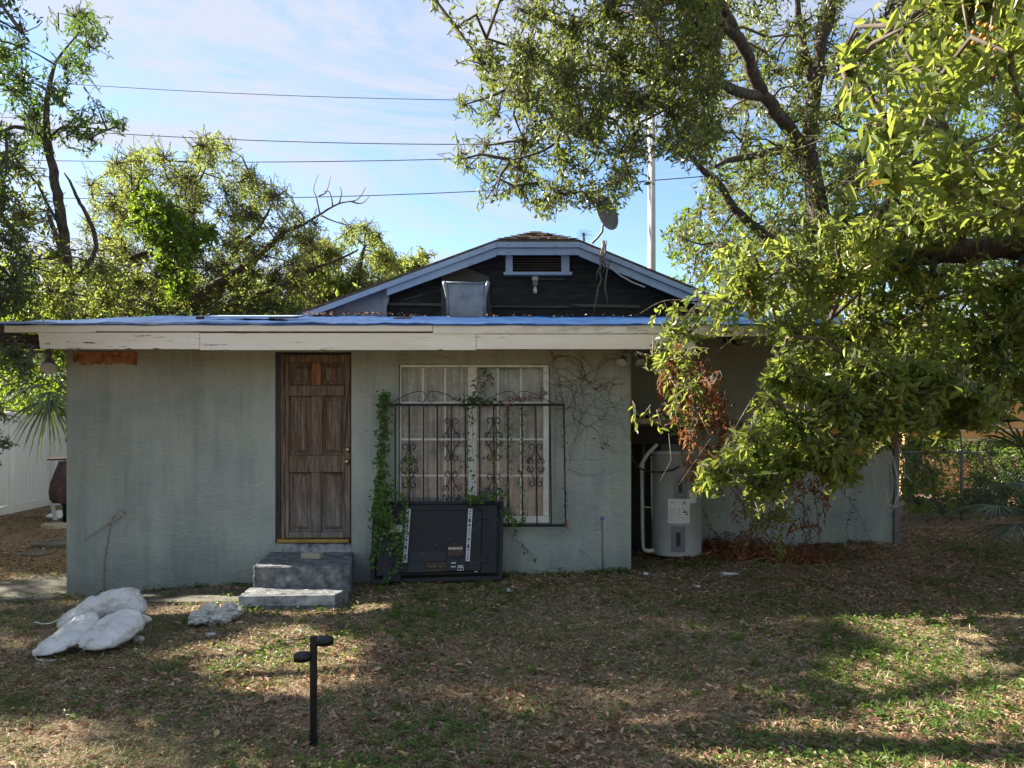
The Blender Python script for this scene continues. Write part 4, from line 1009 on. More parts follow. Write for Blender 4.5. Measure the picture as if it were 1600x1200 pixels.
# standpipe with blue tap
sp_ = thing('standpipe', (dx(942, 7.95), 7.95, g1(1, 7.95)), 'thin grey pipe with a blue handle standing before the wall', 'pipe')
bx_ = dx(942, 8.1)
MB().tube([(bx_, 8.1, .05), (bx_ - .01, 8.1, dz(812, 8.1))], .008, 8).build('riser', MT['galv'], sp_)
MB().tube([(bx_ + .02, 8.12, .05), (bx_ + .022, 8.12, dz(816, 8.1))], .006, 8).build('riser', MT['pvc'], sp_)
MB().lathe([(0, 0), (.018, .002), (.026, .012), (.02, .03), (0, .036)], (bx_ - .01, 8.1, dz(812, 8.1)), 12).build('tap_handle', MT['blueplastic'], sp_)
# floodlight pair
def flood(px, py, d, label, k=1.0):
    c = P(px, py, d)
    f = thing('floodlight', tuple(c), label, 'floodlight')
    MB().box(c[0] - .05 * k, c[0] + .05 * k, d - .005, d + .06, c[2] + .005, c[2] + .03).build('mount', MT['galv'], f, bevel=.004)
    for sg in (-1, 1):
        a = Vector((c[0] + sg * .055 * k, d + .01, c[2] + .005)); dr = Vector((sg * .35, -.45, -.85)).normalized()
        pts = [a + dr * t * k for t in (-.02, .0, .045, .05, .075, .13, .145, .146)]
        MB().tube(pts, [.02 * k, .026 * k, .027 * k, .02 * k, .028 * k, .058 * k, .06 * k, .05 * k], 16).build('lamp_head', MT['steel'], f)
        MB().tube([a + dr * .135 * k, a + dr * .148 * k], .052 * k, 16).build('lens', MT['lens'], f)
    return f
flood(985, 551, 8.02, 'twin chrome floodlight under the eave above the alcove edge')
flood(62, 552, 8.0, 'twin grey floodlight under the eave outside the left corner', 1.5)
MB().tube([P(1000, 556, 8.15), P(1006, 552, 8.3), P(1015, 546, 8.6), P(1030, 543, 9.0)], .005, 5).build('lamp_cable', MT['rubber'], None, 'thin black cable running right from the chrome floodlight', cat='cable')
MB().tube([P(983, 571, 8.15), P(983.5, 600, 8.19), P(983, 640, 8.19), P(984.5, 664, 8.19), P(985, 690, 8.2)], .007, 6).build('yellow_cable', MT['yellow'], None, 'yellow cable running down the wall edge from the floodlight', cat='cable')
# right corner: posts, box, coil
MB().box(4.865, 4.93, 9.36, 9.44, .1, 2.75).build('corner_post', MT['pinkpost'], None, 'faded mauve post against the far right corner of the house', .004, 'post')
MB().box(dx(1391, 9.3), dx(1404, 9.3), 9.27, 9.35, dz(702, 9.3), dz(560, 9.3)).build('corner_plank', MT['brownpost'], None, 'reddish brown plank fixed high on the right corner of the house', .003, 'plank')
MB().box(dx(1356, 9.35), dx(1371, 9.35), 9.30, 9.395, dz(692, 9.35), dz(668, 9.35)).build('junction_box', MT['heater_panel'], None, 'small grey junction box above the cable coil', .004, 'junction box')
coil = thing('cable_coil', (dx(1385, 9.2), 9.2, 1.0), 'loose coil of white cable hanging at the right corner of the house', 'cable')
for l in ([(1374, 692), (1366, 715), (1364, 745), (1370, 765), (1378, 778), (1392, 790), (1402, 792), (1404, 770), (1402, 740), (1396, 715), (1384, 694), (1376, 690)],
          [(1376, 692), (1390, 720), (1396, 750), (1394, 775), (1385, 790), (1374, 783)], [(1372, 690), (1371, 730), (1384, 760), (1388, 785), (1390, 803)], [(1402, 692), (1412, 715), (1413, 740), (1426, 755)],
          [(1378, 690), (1392, 712), (1402, 745), (1403, 772), (1396, 795), (1391, 800)]):
    pts = [P(a, c, 9.22 + .02 * math.sin(k)) for k, (a, c) in enumerate(l)]
    MB().tube(pts, .006, 5).build('cable_loop', MT['white_wire'], coil)

# ------------------------------------------------------------------ roof gear: dish, wires, pole
c = P(943, 336, 11.9)
ds = thing('satellite_dish', tuple(P(925, 378, 11.9)), 'weathered satellite dish seen edge on above the gable roof', 'satellite dish')
b = MB(); n = 28; ax = Vector((.62, -.74, .26)).normalized(); u = Vector((0, 0, 1)); u = (u - ax * u.dot(ax)).normalized(); w_ = ax.cross(u)
vs = []; rings = [0, .3, .6, .85, 1]
for side in (0, 1):
    for q in rings:
        for k in range(n):
            a = 2 * math.pi * k / n
            vs.append(Vector(c) + u * (.30 * q * math.cos(a)) + w_ * (.25 * q * math.sin(a)) + ax * (.07 * q * q + side * .014))
fs = []
for side in (0, 1):
    o = side * 5 * n
    fs += [(o + r * n + k, o + r * n + (k + 1) % n, o + (r + 1) * n + (k + 1) % n, o + (r + 1) * n + k) for r in range(4) for k in range(n)]
fs += [(4 * n + k, 4 * n + (k + 1) % n, 9 * n + (k + 1) % n, 9 * n + k) for k in range(n)]
b.add(vs, fs, True); b.build('reflector', MT['dish'], ds)
MB().tube([P(943, 340, 11.95), P(941, 362, 12.0), P(934, 371, 12.05), P(925, 380, 12.1)], .02, 8).build('arm', MT['galv'], ds)
MB().box(P(940.5, 0, 11.62)[0], P(945.5, 0, 11.62)[0], 11.6, 11.64, dz(415, 11.62), dz(376, 11.62)).build('vent_post', MT['pole'], None, 'short grey post rising past the gable edge below the dish', .003, 'post')
MB().tube([P(946, 409, 11.6), P(956, 420, 11.6), P(970, 431, 11.6), P(988, 441, 11.6), P(1008, 449, 11.62)], .013, 6).build('service_cable', MT['white_wire'], None, 'white cable drooping along the right gable edge', cat='cable')
rt = thing('hanging_rootlets', tuple(P(940, 420, 11.4)), 'pale dry vine stems dangling from the gable edge in front of the felt', 'dry vine')
for l in ([(947, 376), (945, 395), (941, 410), (937, 425), (939, 436), (934, 450), (931, 470), (925, 496)], [(955, 405), (948, 420), (946, 440), (945, 452), (949, 462), (948, 476)], [(944, 380), (938, 400), (940, 412), (933, 424), (932, 437)], [(941, 400), (947, 415), (940, 430)]):
    MB().tube([P(a + random.uniform(-.8, .8), q, 11.55) for a, q in l], [.013] * (len(l) - 1) + [.003], 5, jit=.2).build('stem', MT['pale_twig'], rt)
pd = 25.0
pb = P(1018, 700, pd)
zt_ = dz(182, pd)
pole = thing('utility_pole', (pb[0], pd, .2), 'tall pale concrete utility pole rising behind the house roof', 'utility pole')
MB().tube([(pb[0], pd, .2), (pb[0], pd, 5), (pb[0], pd, zt_)], [.17, .15, .12], 14).build('shaft', MT['pole'], pole)
MB().tube([(pb[0] - .9, pd, zt_ - .35), (pb[0] + .9, pd, zt_ - .35)], .05, 8).build('crossarm', MT['galv'], pole)
for k, (l, lb) in enumerate((([(-300, 96), (140, 133), (420, 148), (700, 156), (1018, 157), (1500, 140)], 'topmost and faintest power line crossing the cloudy sky'),
          ([(-300, 165), (180, 213), (480, 222), (770, 224), (1018, 219), (1500, 195)], 'second power line from the top across the sky'),
          ([(-300, 238), (100, 252), (380, 254), (740, 247), (1018, 236), (1500, 205)], 'third power line from the top across the sky'),
          ([(-300, 296), (150, 310), (480, 309), (790, 297), (1018, 281), (1500, 235)], 'lowest power line just above the bare branch tips'))):
    xs_ = [q[0] for q in l]; ys_ = [q[1] for q in l]
    co = np.polyfit(xs_, ys_, 2)
    xx = np.linspace(-300, 1500, 50)
    MB().tube([P(x, np.polyval(co, x), pd + (1018 - x) * .006) for x in xx], (.013 if k == 0 else .017), 5).build('power_line', MT['wire'], None, lb, cat='power line', group='power lines over the house')

# ------------------------------------------------------------------ white fence
def fence(A, B, h, n, par, first_post=True):
    A = np.array(A); B = np.array(B); L_ = np.linalg.norm(B - A); d = (B - A) / L_
    nrm_ = np.array([-d[1], d[0]])
    for k in range(n):
        a = A + d * (L_ * k / n + .003); c = A + d * (L_ * (k + 1) / n - .003)
        za, zc = g1(*a), g1(*c)
        o = nrm_ * .012
        MB().hexa([(*(a - o), za + .16), (*(c - o), zc + .16), (*(c + o), zc + .16), (*(a + o), za + .16), (*(a - o), za + h - .06), (*(c - o), zc + h - .06), (*(c + o), zc + h - .06), (*(a + o), za + h - .06)]).build('board', MT['vinyl'], par)
    for z0, z1 in ((-.05, .16), (h - .06, h)):
        m = max(2, int(L_ / 1.8))
        for k in range(m):
            a = A + d * (L_ * k / m + .002); c = A + d * (L_ * (k + 1) / m - .002); o = nrm_ * .026
            za, zc = g1(*a), g1(*c)
            MB().hexa([(*(a - o), za + z0), (*(c - o), zc + z0), (*(c + o), zc + z0), (*(a + o), za + z0), (*(a - o), za + z1), (*(c - o), zc + z1), (*(c + o), zc + z1), (*(a + o), za + z1)]).build('rail', MT['vinyl'], par, bevel=.003)
    for k in range(int(L_ / 1.8) + 1):
        a = A + d * min(1.8 * k, L_)
        z = g1(*a)
        MB().box(a[0] - .06, a[0] + .06, a[1] - .06, a[1] + .06, z - .2, z + h + .03).build('post', MT['vinyl'], par, bevel=.005)
fe = thing('vinyl_fence', (-9.3, 12, .2), 'tall white vinyl fence running back along the left side of the yard', 'fence')
cX = dx(76, 15.5)
fence((-8.6, 10.2), (cX, 15.5), 1.87, 36, fe)
fe2 = thing('vinyl_fence', (-7, 15.6, .2), 'white vinyl fence section crossing behind the left corner of the house', 'fence')
fence((cX + .13, 15.5), (-5.0, 15.5), 1.87, 30, fe2)

# ------------------------------------------------------------------ right: orange house, chain link fence
oh = thing('orange_house', (14, 18, .3), 'neighbouring orange stucco house seen through branches at the right edge', 'house')
MB().box(9.6, 22, 18, 26, -.2, 3.1).build('wall', MT['orange_house'], oh)
MB().hexa([(9.2, 17.5, 3.1), (22.4, 17.5, 3.1), (22.4, 26.5, 3.1), (9.2, 26.5, 3.1), (12, 21, 5), (20, 21, 5), (20, 23, 5), (12, 23, 5)]).build('roof', MT['grey_roof'], oh)
for x0 in (10.9, 12.7):
    wq = MB().box(x0, x0 + 1.0, 17.93, 18.02, 1.0 + .9, 3.0).build('window', MT['white_paint'], oh)
    MB().box(x0 + .07, x0 + .93, 17.91, 17.925, 1.97, 2.93).build('pane', MT['flashing'], wq)
for z in (1.55, 1.78): MB().box(9.58, 22, 17.96, 17.99, z, z + .035).build('trim_band', MT['white_paint'], oh)
cf = thing('chain_link_fence', (6.5, 12.5, .25), 'rusty chain link fence overgrown with weeds right of the house', 'fence')
fa, fb_ = np.array([5.9, 11.8]), np.array([13.5, 13.5]); L_ = np.linalg.norm(fb_ - fa); d_ = (fb_ - fa) / L_
for k in range(6):
    a = fa + d_ * L_ * k / 5; z = g1(*a)
    MB().tube([(a[0], a[1], z - .1), (a[0], a[1], z + 1.15)], .025, 8).build('post', MT['galv'], cf)
MB().tube([(fa[0], fa[1], g1(*fa) + 1.13), (fb_[0], fb_[1], g1(*fb_) + 1.13)], .018, 6).build('top_rail', MT['galv'], cf)
b = MB(); st_ = .075; hgt = 1.1
nn = int(L_ / st_)
for k in range(-15, nn):
    for sg in (1, -1):
        s0 = k * st_; s1 = s0 + hgt
        t0, t1 = max(0, -s0), min(hgt, L_ - s0)
        if t1 <= t0: continue
        q = [(s0 + t0, t0 if sg > 0 else hgt - t0), (s0 + t1, t1 if sg > 0 else hgt - t1)]
        pts = [(fa[0] + d_[0] * s, fa[1] + d_[1] * s + sg * .002, .27 + h_) for s, h_ in q]
        b.tube(pts, .003, 3, cap=False)
b.build('mesh_wire', MT['galv'], cf, kind='stuff')

# ------------------------------------------------------------------ path light
plx, ply = dx(490, 3.83), 3.83
pz = g1(plx, ply)
pl_ = thing('path_light', (plx, ply, pz), 'black garden path light with two round heads standing in the grass', 'path light')
MB().box(plx - .0155, plx + .0155, ply - .0155, ply + .0155, pz + .035, dz(994, ply)).build('post', MT['black_metal'], pl_, bevel=.002)
MB().hexa([(plx - .012, ply - .012, pz - .05), (plx + .012, ply - .012, pz - .05), (plx + .012, ply + .012, pz - .05), (plx - .012, ply + .012, pz - .05), (plx - .019, ply - .019, pz + .035), (plx + .019, ply - .019, pz + .035), (plx + .019, ply + .019, pz + .035), (plx - .019, ply + .019, pz + .035)]).build('stake', MT['black_metal'], pl_)
for px, py, yo in ((508, 1000, -.01), (474, 1025, -.01)):
    cx, cz = dx(px, ply), dz(py, ply)
    hd_ = MB().lathe([(0, .018), (.040, .018), (.046, .013), (.046, -.018), (.040, -.018), (0, -.017)], (cx, ply + yo, cz), 32).build('lamp_head', MT['black_metal'], pl_)
    MB().lathe([(0, -.024), (.034, -.024), (.038, -.018)], (cx, ply + yo, cz), 24).build('diffuser', MT['lens'], hd_)
    MB().lathe([(.0, .0205), (.030, .0205), (.031, .0182)], (cx, ply + yo, cz), 24).build('solar_cap', MT['tv2'], hd_)

# ------------------------------------------------------------------ sacks and rock
def lump(name, cpts, mat, label, cat, seed, amp=.02, par=None, sub=2, ridge=0.0, sub_n=40):
    """soft closed body swept along a centre line: cpts = (x, y, z, half width, half height)"""
    rr_ = np.random.default_rng(seed)
    cp = np.array(cpts, float); m = sub_n; n = 44
    t = np.linspace(0, len(cp) - 1, m)
    ip = lambda k: np.interp(t, np.arange(len(cp)), cp[:, k])
    X, Y, Z, A_, B_ = [ip(k) for k in range(5)]
    for a in (X, Y, Z, A_, B_):
        a[1:-1] = (a[:-2] + 2 * a[1:-1] + a[2:]) / 4
    dX, dY = np.gradient(X), np.gradient(Y); l = np.hypot(dX, dY); sx, sy = -dY / l, dX / l
    ph = rr_.uniform(0, 6.28, 6)
    vs = []
    for i_ in range(m):
        for k in range(n):
            a = 2 * math.pi * k / n
            ca, sa = math.cos(a), math.sin(a)
            ex = math.copysign(abs(ca) ** .8, ca); ez = math.copysign(abs(sa) ** .8, sa)
            te = min(i_, m - 1 - i_) / m
            wk = (.20 * math.exp(-te * 9) * math.sin(9 * a + ph[4] + i_ * .1) + .045 * math.sin(i_ * 1.9 + 2.5 * math.sin(2 * a + ph[5]) + 3 * a) * math.exp(-te * 2)) if mat is MT['sack'] else 0
            w1 = 1 + wk + amp * 3 * math.sin(i_ * .5 + 2 * a + ph[0]) + amp * 2 * math.sin(i_ * 1.1 - 3 * a + ph[1]) + ridge * abs(math.sin(i_ * .35 + a * 2.5 + ph[2])) + rr_.normal(0, amp * .35)
            zz_ = Z[i_] + B_[i_] * (ez * w1 if ez > 0 else ez * .75)
            vs.append((X[i_] + sx[i_] * A_[i_] * ex * (1 + wk * .6 + amp * 2 * math.sin(i_ * .9 + ph[3])), Y[i_] + sy[i_] * A_[i_] * ex, zz_))
    fs = [(i_ * n + k, i_ * n + (k + 1) % n, (i_ + 1) * n + (k + 1) % n, (i_ + 1) * n + k) for i_ in range(m - 1) for k in range(n)]
    b = MB(); b.add(vs, fs, True)
    b.f += [tuple(range(n - 1, -1, -1)), tuple((m - 1) * n + k for k in range(n))]; b.s += [True, True]
    o = b.build(name, mat, par, label, cat=cat)
    s_ = o.modifiers.new('soft', 'SUBSURF'); s_.levels = s_.render_levels = 1
    if mat is MT['sack']:
        s_.levels = s_.render_levels = 2
        for nm_, sc_, st_ in (('fold', .10, .038), ('crease', .03, .010)):
            q_ = bpy.data.textures.new(nm_, 'CLOUDS'); q_.noise_scale = sc_; q_.noise_depth = 2; q_.noise_type = 'SOFT_NOISE'
            dm_ = o.modifiers.new(nm_, 'DISPLACE'); dm_.texture = q_; dm_.strength = st_; dm_.mid_level = .5; dm_.texture_coords = 'GLOBAL'
    return o
def SP(px, py, d, w_, h_):      # sack centre-line point seen at px,py
    p = P(px, py, d); return (p[0], p[1], p[2], w_, h_)
sk1 = thing('white_sack', tuple(P(150, 1000, 5.8)), 'left soiled white sack folded over itself on the ground', 'sack')
lump('sack_body', [SP(52, 1023, 5.52, .015, .01), SP(62, 1020, 5.56, .08, .025), SP(85, 1009, 5.66, .14, .05), SP(110, 995, 5.76, .155, .072), SP(132, 980, 5.88, .14, .085), SP(143, 970, 5.95, .09, .065), SP(147, 964, 5.98, .015, .02)], MT['sack'], None, None, 3, .014, sk1, ridge=.03)
lump('folded_part', [SP(92, 980, 5.98, .03, .03), SP(112, 968, 6.12, .09, .07), SP(145, 953, 6.25, .12, .10), SP(175, 944, 6.35, .125, .125), (P(200, 943, 6.33)[0], 6.33, P(200, 943, 6.33)[2], .12, .13), SP(214, 948, 6.28, .09, .10), SP(221, 954, 6.24, .02, .03)], MT['sack'], None, None, 5, .02, sk1, ridge=.08)
MB().tube([P(54, 1024, 5.55), P(58, 1031, 5.5), P(72, 1033, 5.48), P(88, 1031, 5.5)], .005, 5).build('drawstring', MT['white_wire'], sk1)
MB().tube([P(96, 966, 6.0), P(80, 974, 5.98), P(66, 975, 5.97), P(55, 972, 5.97)], .006, 5).build('drawstring', MT['white_wire'], sk1)
sk2 = thing('white_sack', tuple(P(185, 990, 5.9)), 'right plump white sack lying against the folded one', 'sack')
lump('sack_body', [SP(131, 1013, 5.58, .02, .012), SP(140, 1008, 5.62, .15, .04), SP(160, 998, 5.72, .195, .082), SP(183, 983, 5.84, .20, .10), (P(204, 968, 5.95)[0], 5.95, P(204, 968, 5.95)[2], .17, .09), SP(220, 968, 6.02, .10, .05), SP(238, 969, 6.05, .012, .012)], MT['sack'], None, None, 8, .010, sk2, ridge=.02)
rk = lump('concrete_chunk', [SP(294, 968, 6.38, .03, .02), SP(300, 968, 6.38, .09, .045), SP(318, 964, 6.4, .13, .085), SP(335, 962, 6.42, .14, .10), SP(355, 962, 6.42, .12, .08), SP(372, 957, 6.42, .08, .06), SP(382, 956, 6.42, .02, .02)], MT['rock'], 'large pale chunk of broken concrete on the ground near the doorstep', 'rock', 11, .06, ridge=.22, sub_n=30)
tx_ = bpy.data.textures.new('rock_relief', 'CLOUDS'); tx_.noise_scale = .07; tx_.noise_depth = 4; tx_.noise_type = 'HARD_NOISE'
dm = rk.modifiers.new('relief', 'DISPLACE'); dm.texture = tx_; dm.strength = .075; dm.mid_level = .5
rk.modifiers['soft'].levels = rk.modifiers['soft'].render_levels = 2

# ------------------------------------------------------------------ vegetation tools
def frames(D):
    up = np.tile(np.array([0., 0, 1]), (len(D), 1))
    bad = np.abs(D[:, 2]) > .95
    up[bad] = (1, 0, 0)
    X = nrm(np.cross(D, up)); Y = np.cross(X, D)
    return X, Y
def tubes(A, B, C, ra, rb, rc, n=3):                    # many three-ring tubes at once
    D = nrm(C - A); X, Y = frames(D)
    ang = np.arange(n) * 2 * math.pi / n
    out = []
    for p, r in ((A, ra), (B, rb), (C, rc)):
        r = np.broadcast_to(r, (len(A),))
        out.append(p[:, None, :] + (X[:, None, :] * np.cos(ang)[None, :, None] + Y[:, None, :] * np.sin(ang)[None, :, None]) * r[:, None, None])
    V = np.stack(out, 1).reshape(-1, 3)
    base = (np.arange(len(A)) * 3 * n)[:, None]
    k = np.arange(n)
    q = []
    for ring in (0, 1):
        q.append(np.stack([base + ring * n + k, base + ring * n + (k + 1) % n, base + (ring + 1) * n + (k + 1) % n, base + (ring + 1) * n + k], 2))
    return V, np.concatenate(q, 1).reshape(-1, 4)
def join(lst):
    Vs, Qs, o = [], [], 0
    for V, Q in lst:
        Vs.append(V); Qs.append(Q + o); o += len(V)
    return np.concatenate(Vs), np.concatenate(Qs)
def leaves(Pp, D, U, L_, W_, fold=.25, curl=.12, hexa=True):
    D = nrm(D); S_ = nrm(np.cross(D, U)); U = np.cross(S_, D)
    L_ = np.broadcast_to(L_, (len(Pp),))[:, None]; W_ = np.broadcast_to(W_, (len(Pp),))[:, None]
    if hexa:
        s1, s2 = .36, .74
        pts = [Pp, Pp + D * L_ * s1 + S_ * W_ * .5 + U * fold * W_, Pp + D * L_ * s2 + S_ * W_ * .34 + U * (fold * W_ * .7 - curl * L_ * .5),
               Pp + D * L_ - U * curl * L_, Pp + D * L_ * s2 - S_ * W_ * .34 + U * (fold * W_ * .7 - curl * L_ * .5), Pp + D * L_ * s1 - S_ * W_ * .5 + U * fold * W_]
        V = np.stack(pts, 1).reshape(-1, 3); b_ = np.arange(len(Pp)) * 6
        Q = np.stack([np.stack([b_, b_ + 1, b_ + 2, b_ + 3], 1), np.stack([b_, b_ + 3, b_ + 4, b_ + 5], 1)], 1).reshape(-1, 4)
        return V, Q, 2
    pts = [Pp, Pp + D * L_ * .45 + S_ * W_ * .5 + U * fold * W_, Pp + D * L_ - U * curl * L_, Pp + D * L_ * .45 - S_ * W_ * .5 + U * fold * W_ * .6]
    V = np.stack(pts, 1).reshape(-1, 3); b_ = np.arange(len(Pp)) * 4
    return V, np.stack([b_, b_ + 1, b_ + 2, b_ + 3], 1), 1
def inpoly(px, py, poly):
    c = np.zeros(len(px), bool); n = len(poly); j = n - 1
    for i in range(n):
        xi, yi = poly[i]; xj, yj = poly[j]
        h = ((yi > py) != (yj > py)) & (px < (xj - xi) * (py - yi) / (yj - yi + 1e-9) + xi)
        c ^= h; j = i
    return c
def clumpf(p, sc, seed):
    r = np.random.default_rng(seed); f = 0
    for k in range(7):
        w = r.normal(size=3) * sc * (1 + .35 * k); f = f + np.sin(p @ w + r.uniform(0, 6.28)) / (1 + .3 * k)
    return f / 2.2
def sample(poly, n, d0, d1, sc=1.6, thr=-.5, seed=1, gaps=()):
    px_ = [q[0] for q in poly]; py_ = [q[1] for q in poly]; out = []; tot = 0
    r = np.random.default_rng(seed)
    while tot < n:
        a = r.uniform(min(px_), max(px_), n * 2); c = r.uniform(min(py_), max(py_), n * 2); d = r.uniform(d0, d1, n * 2)
        k = inpoly(a, c, poly)
        for gp in gaps: k &= ~inpoly(a, c, gp)
        p = PN(a[k], c[k], d[k])
        p = p[clumpf(p, sc, seed + 50) + r.normal(0, .15, len(p)) > thr]
        out.append(p); tot += len(p)
    return np.concatenate(out)[:n]
def thin(p, dist, r):                                   # pick hubs roughly dist apart
    p = p[r.permutation(len(p))]; keep = []
    for q in p:
        if all((q[0] - k[0]) ** 2 + (q[1] - k[1]) ** 2 + (q[2] - k[2]) ** 2 > dist * dist for k in keep): keep.append(q)
        if len(keep) > 400: break
    return np.array(keep)
LIT = []                                                # places the sun reaches: (point, radius)
def sunfilter(p, r_extra=0.0, rs=None, soft=.0):
    k = np.ones(len(p), bool)
    for c, rad in LIT:
        v = p - np.array(c)[None]; t = v @ SV
        d = np.linalg.norm(v - t[:, None] * SV[None], axis=1)
        k &= ~((d < rad + r_extra) & (t > .25))
    return k
def foliage(root, tips, hubdist, limbs, leafmat_, k=9, LL=.07, LW=.026, spl=.32, droop=.15, seed=1, hexa=True, hubr=(.022, .008), crown='crown', twigmat=None, label=None, wild=.75, up=.7, spray_r=.0035, filt=True, shape=.25, conn=True, rndpow=1.0):
    r = np.random.default_rng(seed)
    if filt: tips = tips[sunfilter(tips)]
    hubs = thin(tips[: min(len(tips), 2500)], hubdist, r)
    hi = np.concatenate([np.argmin(((t_[:, None] - hubs[None]) ** 2).sum(-1), 1) for t_ in np.array_split(tips, max(1, len(tips) // 1000))])
    H = hubs[hi]; n = len(tips)
    dirn = nrm(nrm(tips - H) + r.normal(0, wild, (n, 3)) * .6 + np.array([0, 0, -droop]))
    sl = spl * r.uniform(.55, 1.25, n)[:, None]
    base = tips - dirn * sl
    tw = []
    if conn:
        mid = (H + base) / 2 + r.normal(0, .03, (n, 3)) + np.array([0, 0, .04])
        tw.append(tubes(H, mid, base, spray_r * 1.7, spray_r * 1.3, spray_r))
    sag = np.array([0, 0, -1.0]) * droop * .5
    tw.append(tubes(base, base + dirn * sl * .5 + sag * sl * .25, tips + sag * sl, spray_r, spray_r * .7, spray_r * .3))
    if limbs is not None and len(hubs):
        LP = []
        for pts, rad in limbs:
            pts = np.array(pts, float)
            for a, c in zip(pts[:-1], pts[1:]):
                m = max(2, int(np.linalg.norm(c - a) / .15)); t = np.linspace(0, 1, m)[:, None]; LP.append(a * (1 - t) + c * t)
        LP = np.concatenate(LP)
        # hubs join the nearest limb or an already joined hub that is nearer
        dl = np.sqrt(((hubs[:, None] - LP[None]) ** 2).sum(-1)); near = LP[np.argmin(dl, 1)]; dm_ = dl.min(1)
        order = np.argsort(dm_); joined = []; A_ = []; C_ = []
        for h in order:
            t_ = near[h]; best = dm_[h]
            for j in joined:
                dd = np.linalg.norm(hubs[j] - hubs[h])
                if dd < best * .8: best = dd; t_ = hubs[j]
            joined.append(h); A_.append(t_); C_.append(hubs[h])
        A_ = np.array(A_); C_ = np.array(C_)
        B_ = (A_ + C_) / 2 + r.normal(0, .09, A_.shape) * np.linalg.norm(C_ - A_, axis=1, keepdims=True) + np.array([0, 0, .06])
        tw.append(tubes(A_, B_, C_, hubr[0], (hubr[0] + hubr[1]) / 2, hubr[1], 6))
    V, Q = join(tw)
    npmesh('branch', V, Q, twigmat or MT['twig'], root, smooth=True, kind='stuff')
    # leaves along each spray
    Ps, Ds, Us, Ls, Rn = [], [], [], [], []
    X, Y = frames(dirn); ph = r.uniform(0, 6.28, n); cl = r.uniform(0, 1, len(hubs))[hi]
    for j in range(k):
        t = (.12 + .88 * j / (k - 1)) if k > 1 else 1.0
        a = ph + j * 2.4
        side = X * np.cos(a)[:, None] + Y * np.sin(a)[:, None]
        p = base + dirn * sl * t + sag * sl * t * t
        w = .25 + .75 * (t > .95)
        Ps.append(p); Ds.append(nrm(dirn * (.55 + .6 * t) + side * (1.1 - .5 * t) + r.normal(0, .25, (n, 3)) + np.array([0, 0, -droop * .6])))
        Us.append(nrm(np.array([0, 0, up]) + r.normal(0, .55, (n, 3)))); Ls.append(LL * r.uniform(.55, 1.15, n)); Rn.append(np.clip(.35 * cl + .65 * r.uniform(0, 1, n) ** rndpow, 0, .999) + (r.uniform(0, 1, n) > .988) * 1.0)
    Ps, Ds, Us, Ls, Rn = np.concatenate(Ps), np.concatenate(Ds), np.concatenate(Us), np.concatenate(Ls), np.clip(np.concatenate(Rn), 0, 1)
    V, Q, m = leaves(Ps, Ds, Us, Ls, Ls * LW / LL * r.uniform(.8, 1.2, len(Ls)), shape, .12, hexa)
    npmesh(crown, V, Q, leafmat_, root, rnd=np.repeat(Rn, m), label=label, kind='stuff')
    return len(Q)
def limb(root, pts, rads, name='limb', mat='bark', n=10, jit=.10, sub=5):
    pts = np.array(pts, float); m = len(pts)
    t = np.linspace(0, m - 1, (m - 1) * sub + 1)
    i0 = np.clip(t.astype(int), 0, m - 2); f = (t - i0)[:, None]
    g = lambda i: pts[np.clip(i, 0, m - 1)]
    p0, p1, p2, p3 = g(i0 - 1), g(i0), g(i0 + 1), g(i0 + 2)
    q = .5 * ((2 * p1) + (-p0 + p2) * f + (2 * p0 - 5 * p1 + 4 * p2 - p3) * f ** 2 + (-p0 + 3 * p1 - 3 * p2 + p3) * f ** 3)
    rr_ = np.interp(t, np.arange(m), rads)
    q = q + rng.normal(0, 1, q.shape) * rr_[:, None] * .10
    MB().tube(q, list(rr_), n, jit=jit).build(name, MT[mat], root)
    return (q, rr_)
def PP(l, d=None):
    return [P(q[0], q[1], q[2] if len(q) > 2 else d) for q in l]

# sunlit places on the ground and on foliage that must stay open to the sun
for x, y, r_ in [(-6.9, 10.3, .5), (-6.3, 10.5, .35), (-5.35, 9.0, .2), (-5.1, 8.6, .1)]:
    LIT.append(((x, y, g1(x, y)), r_))
for a, c, d, r_ in [(1180, 700, 6.3, .35), (1260, 650, 6.3, .4), (1360, 640, 6.3, .35), (1130, 740, 6.2, .2), (1240, 560, 6.6, .4), (1080, 650, 7.0, .35), (1060, 480, 7.0, .4), (1150, 480, 7, .4), (1100, 580, 7, .3), (1340, 500, 6.8, .35), (1450, 560, 6.5, .3), (850, 100, 8.5, .8), (760, 200, 8.5, .6), (1000, 120, 9, .6), (850, 260, 8.6, .5),
                    (1450, 150, 5, .5), (1420, 250, 5, .4), (1540, 60, 4.8, .4), (1200, 420, 7.5, .4), (1300, 700, 6.2, .3), (1180, 780, 6.2, .2)]:
    LIT.append((tuple(P(a, c, d)), r_))
def openings(x, y, polys, m):                        # ground spots left open to the sun, given by their outline
    k = np.zeros(len(x), bool)
    for pl_ in polys:
        gp = []
        for a_, c_ in pl_:
            d = FPX * (CAMZ - .02) / (c_ - HOR); gp.append(((a_ - 800) / FPX * d, d))
        for ox, oy in ((0, 0), (m, 0), (-m, 0), (0, m), (0, -m)):
            k |= inpoly(x + ox, y + oy, gp)
    return k
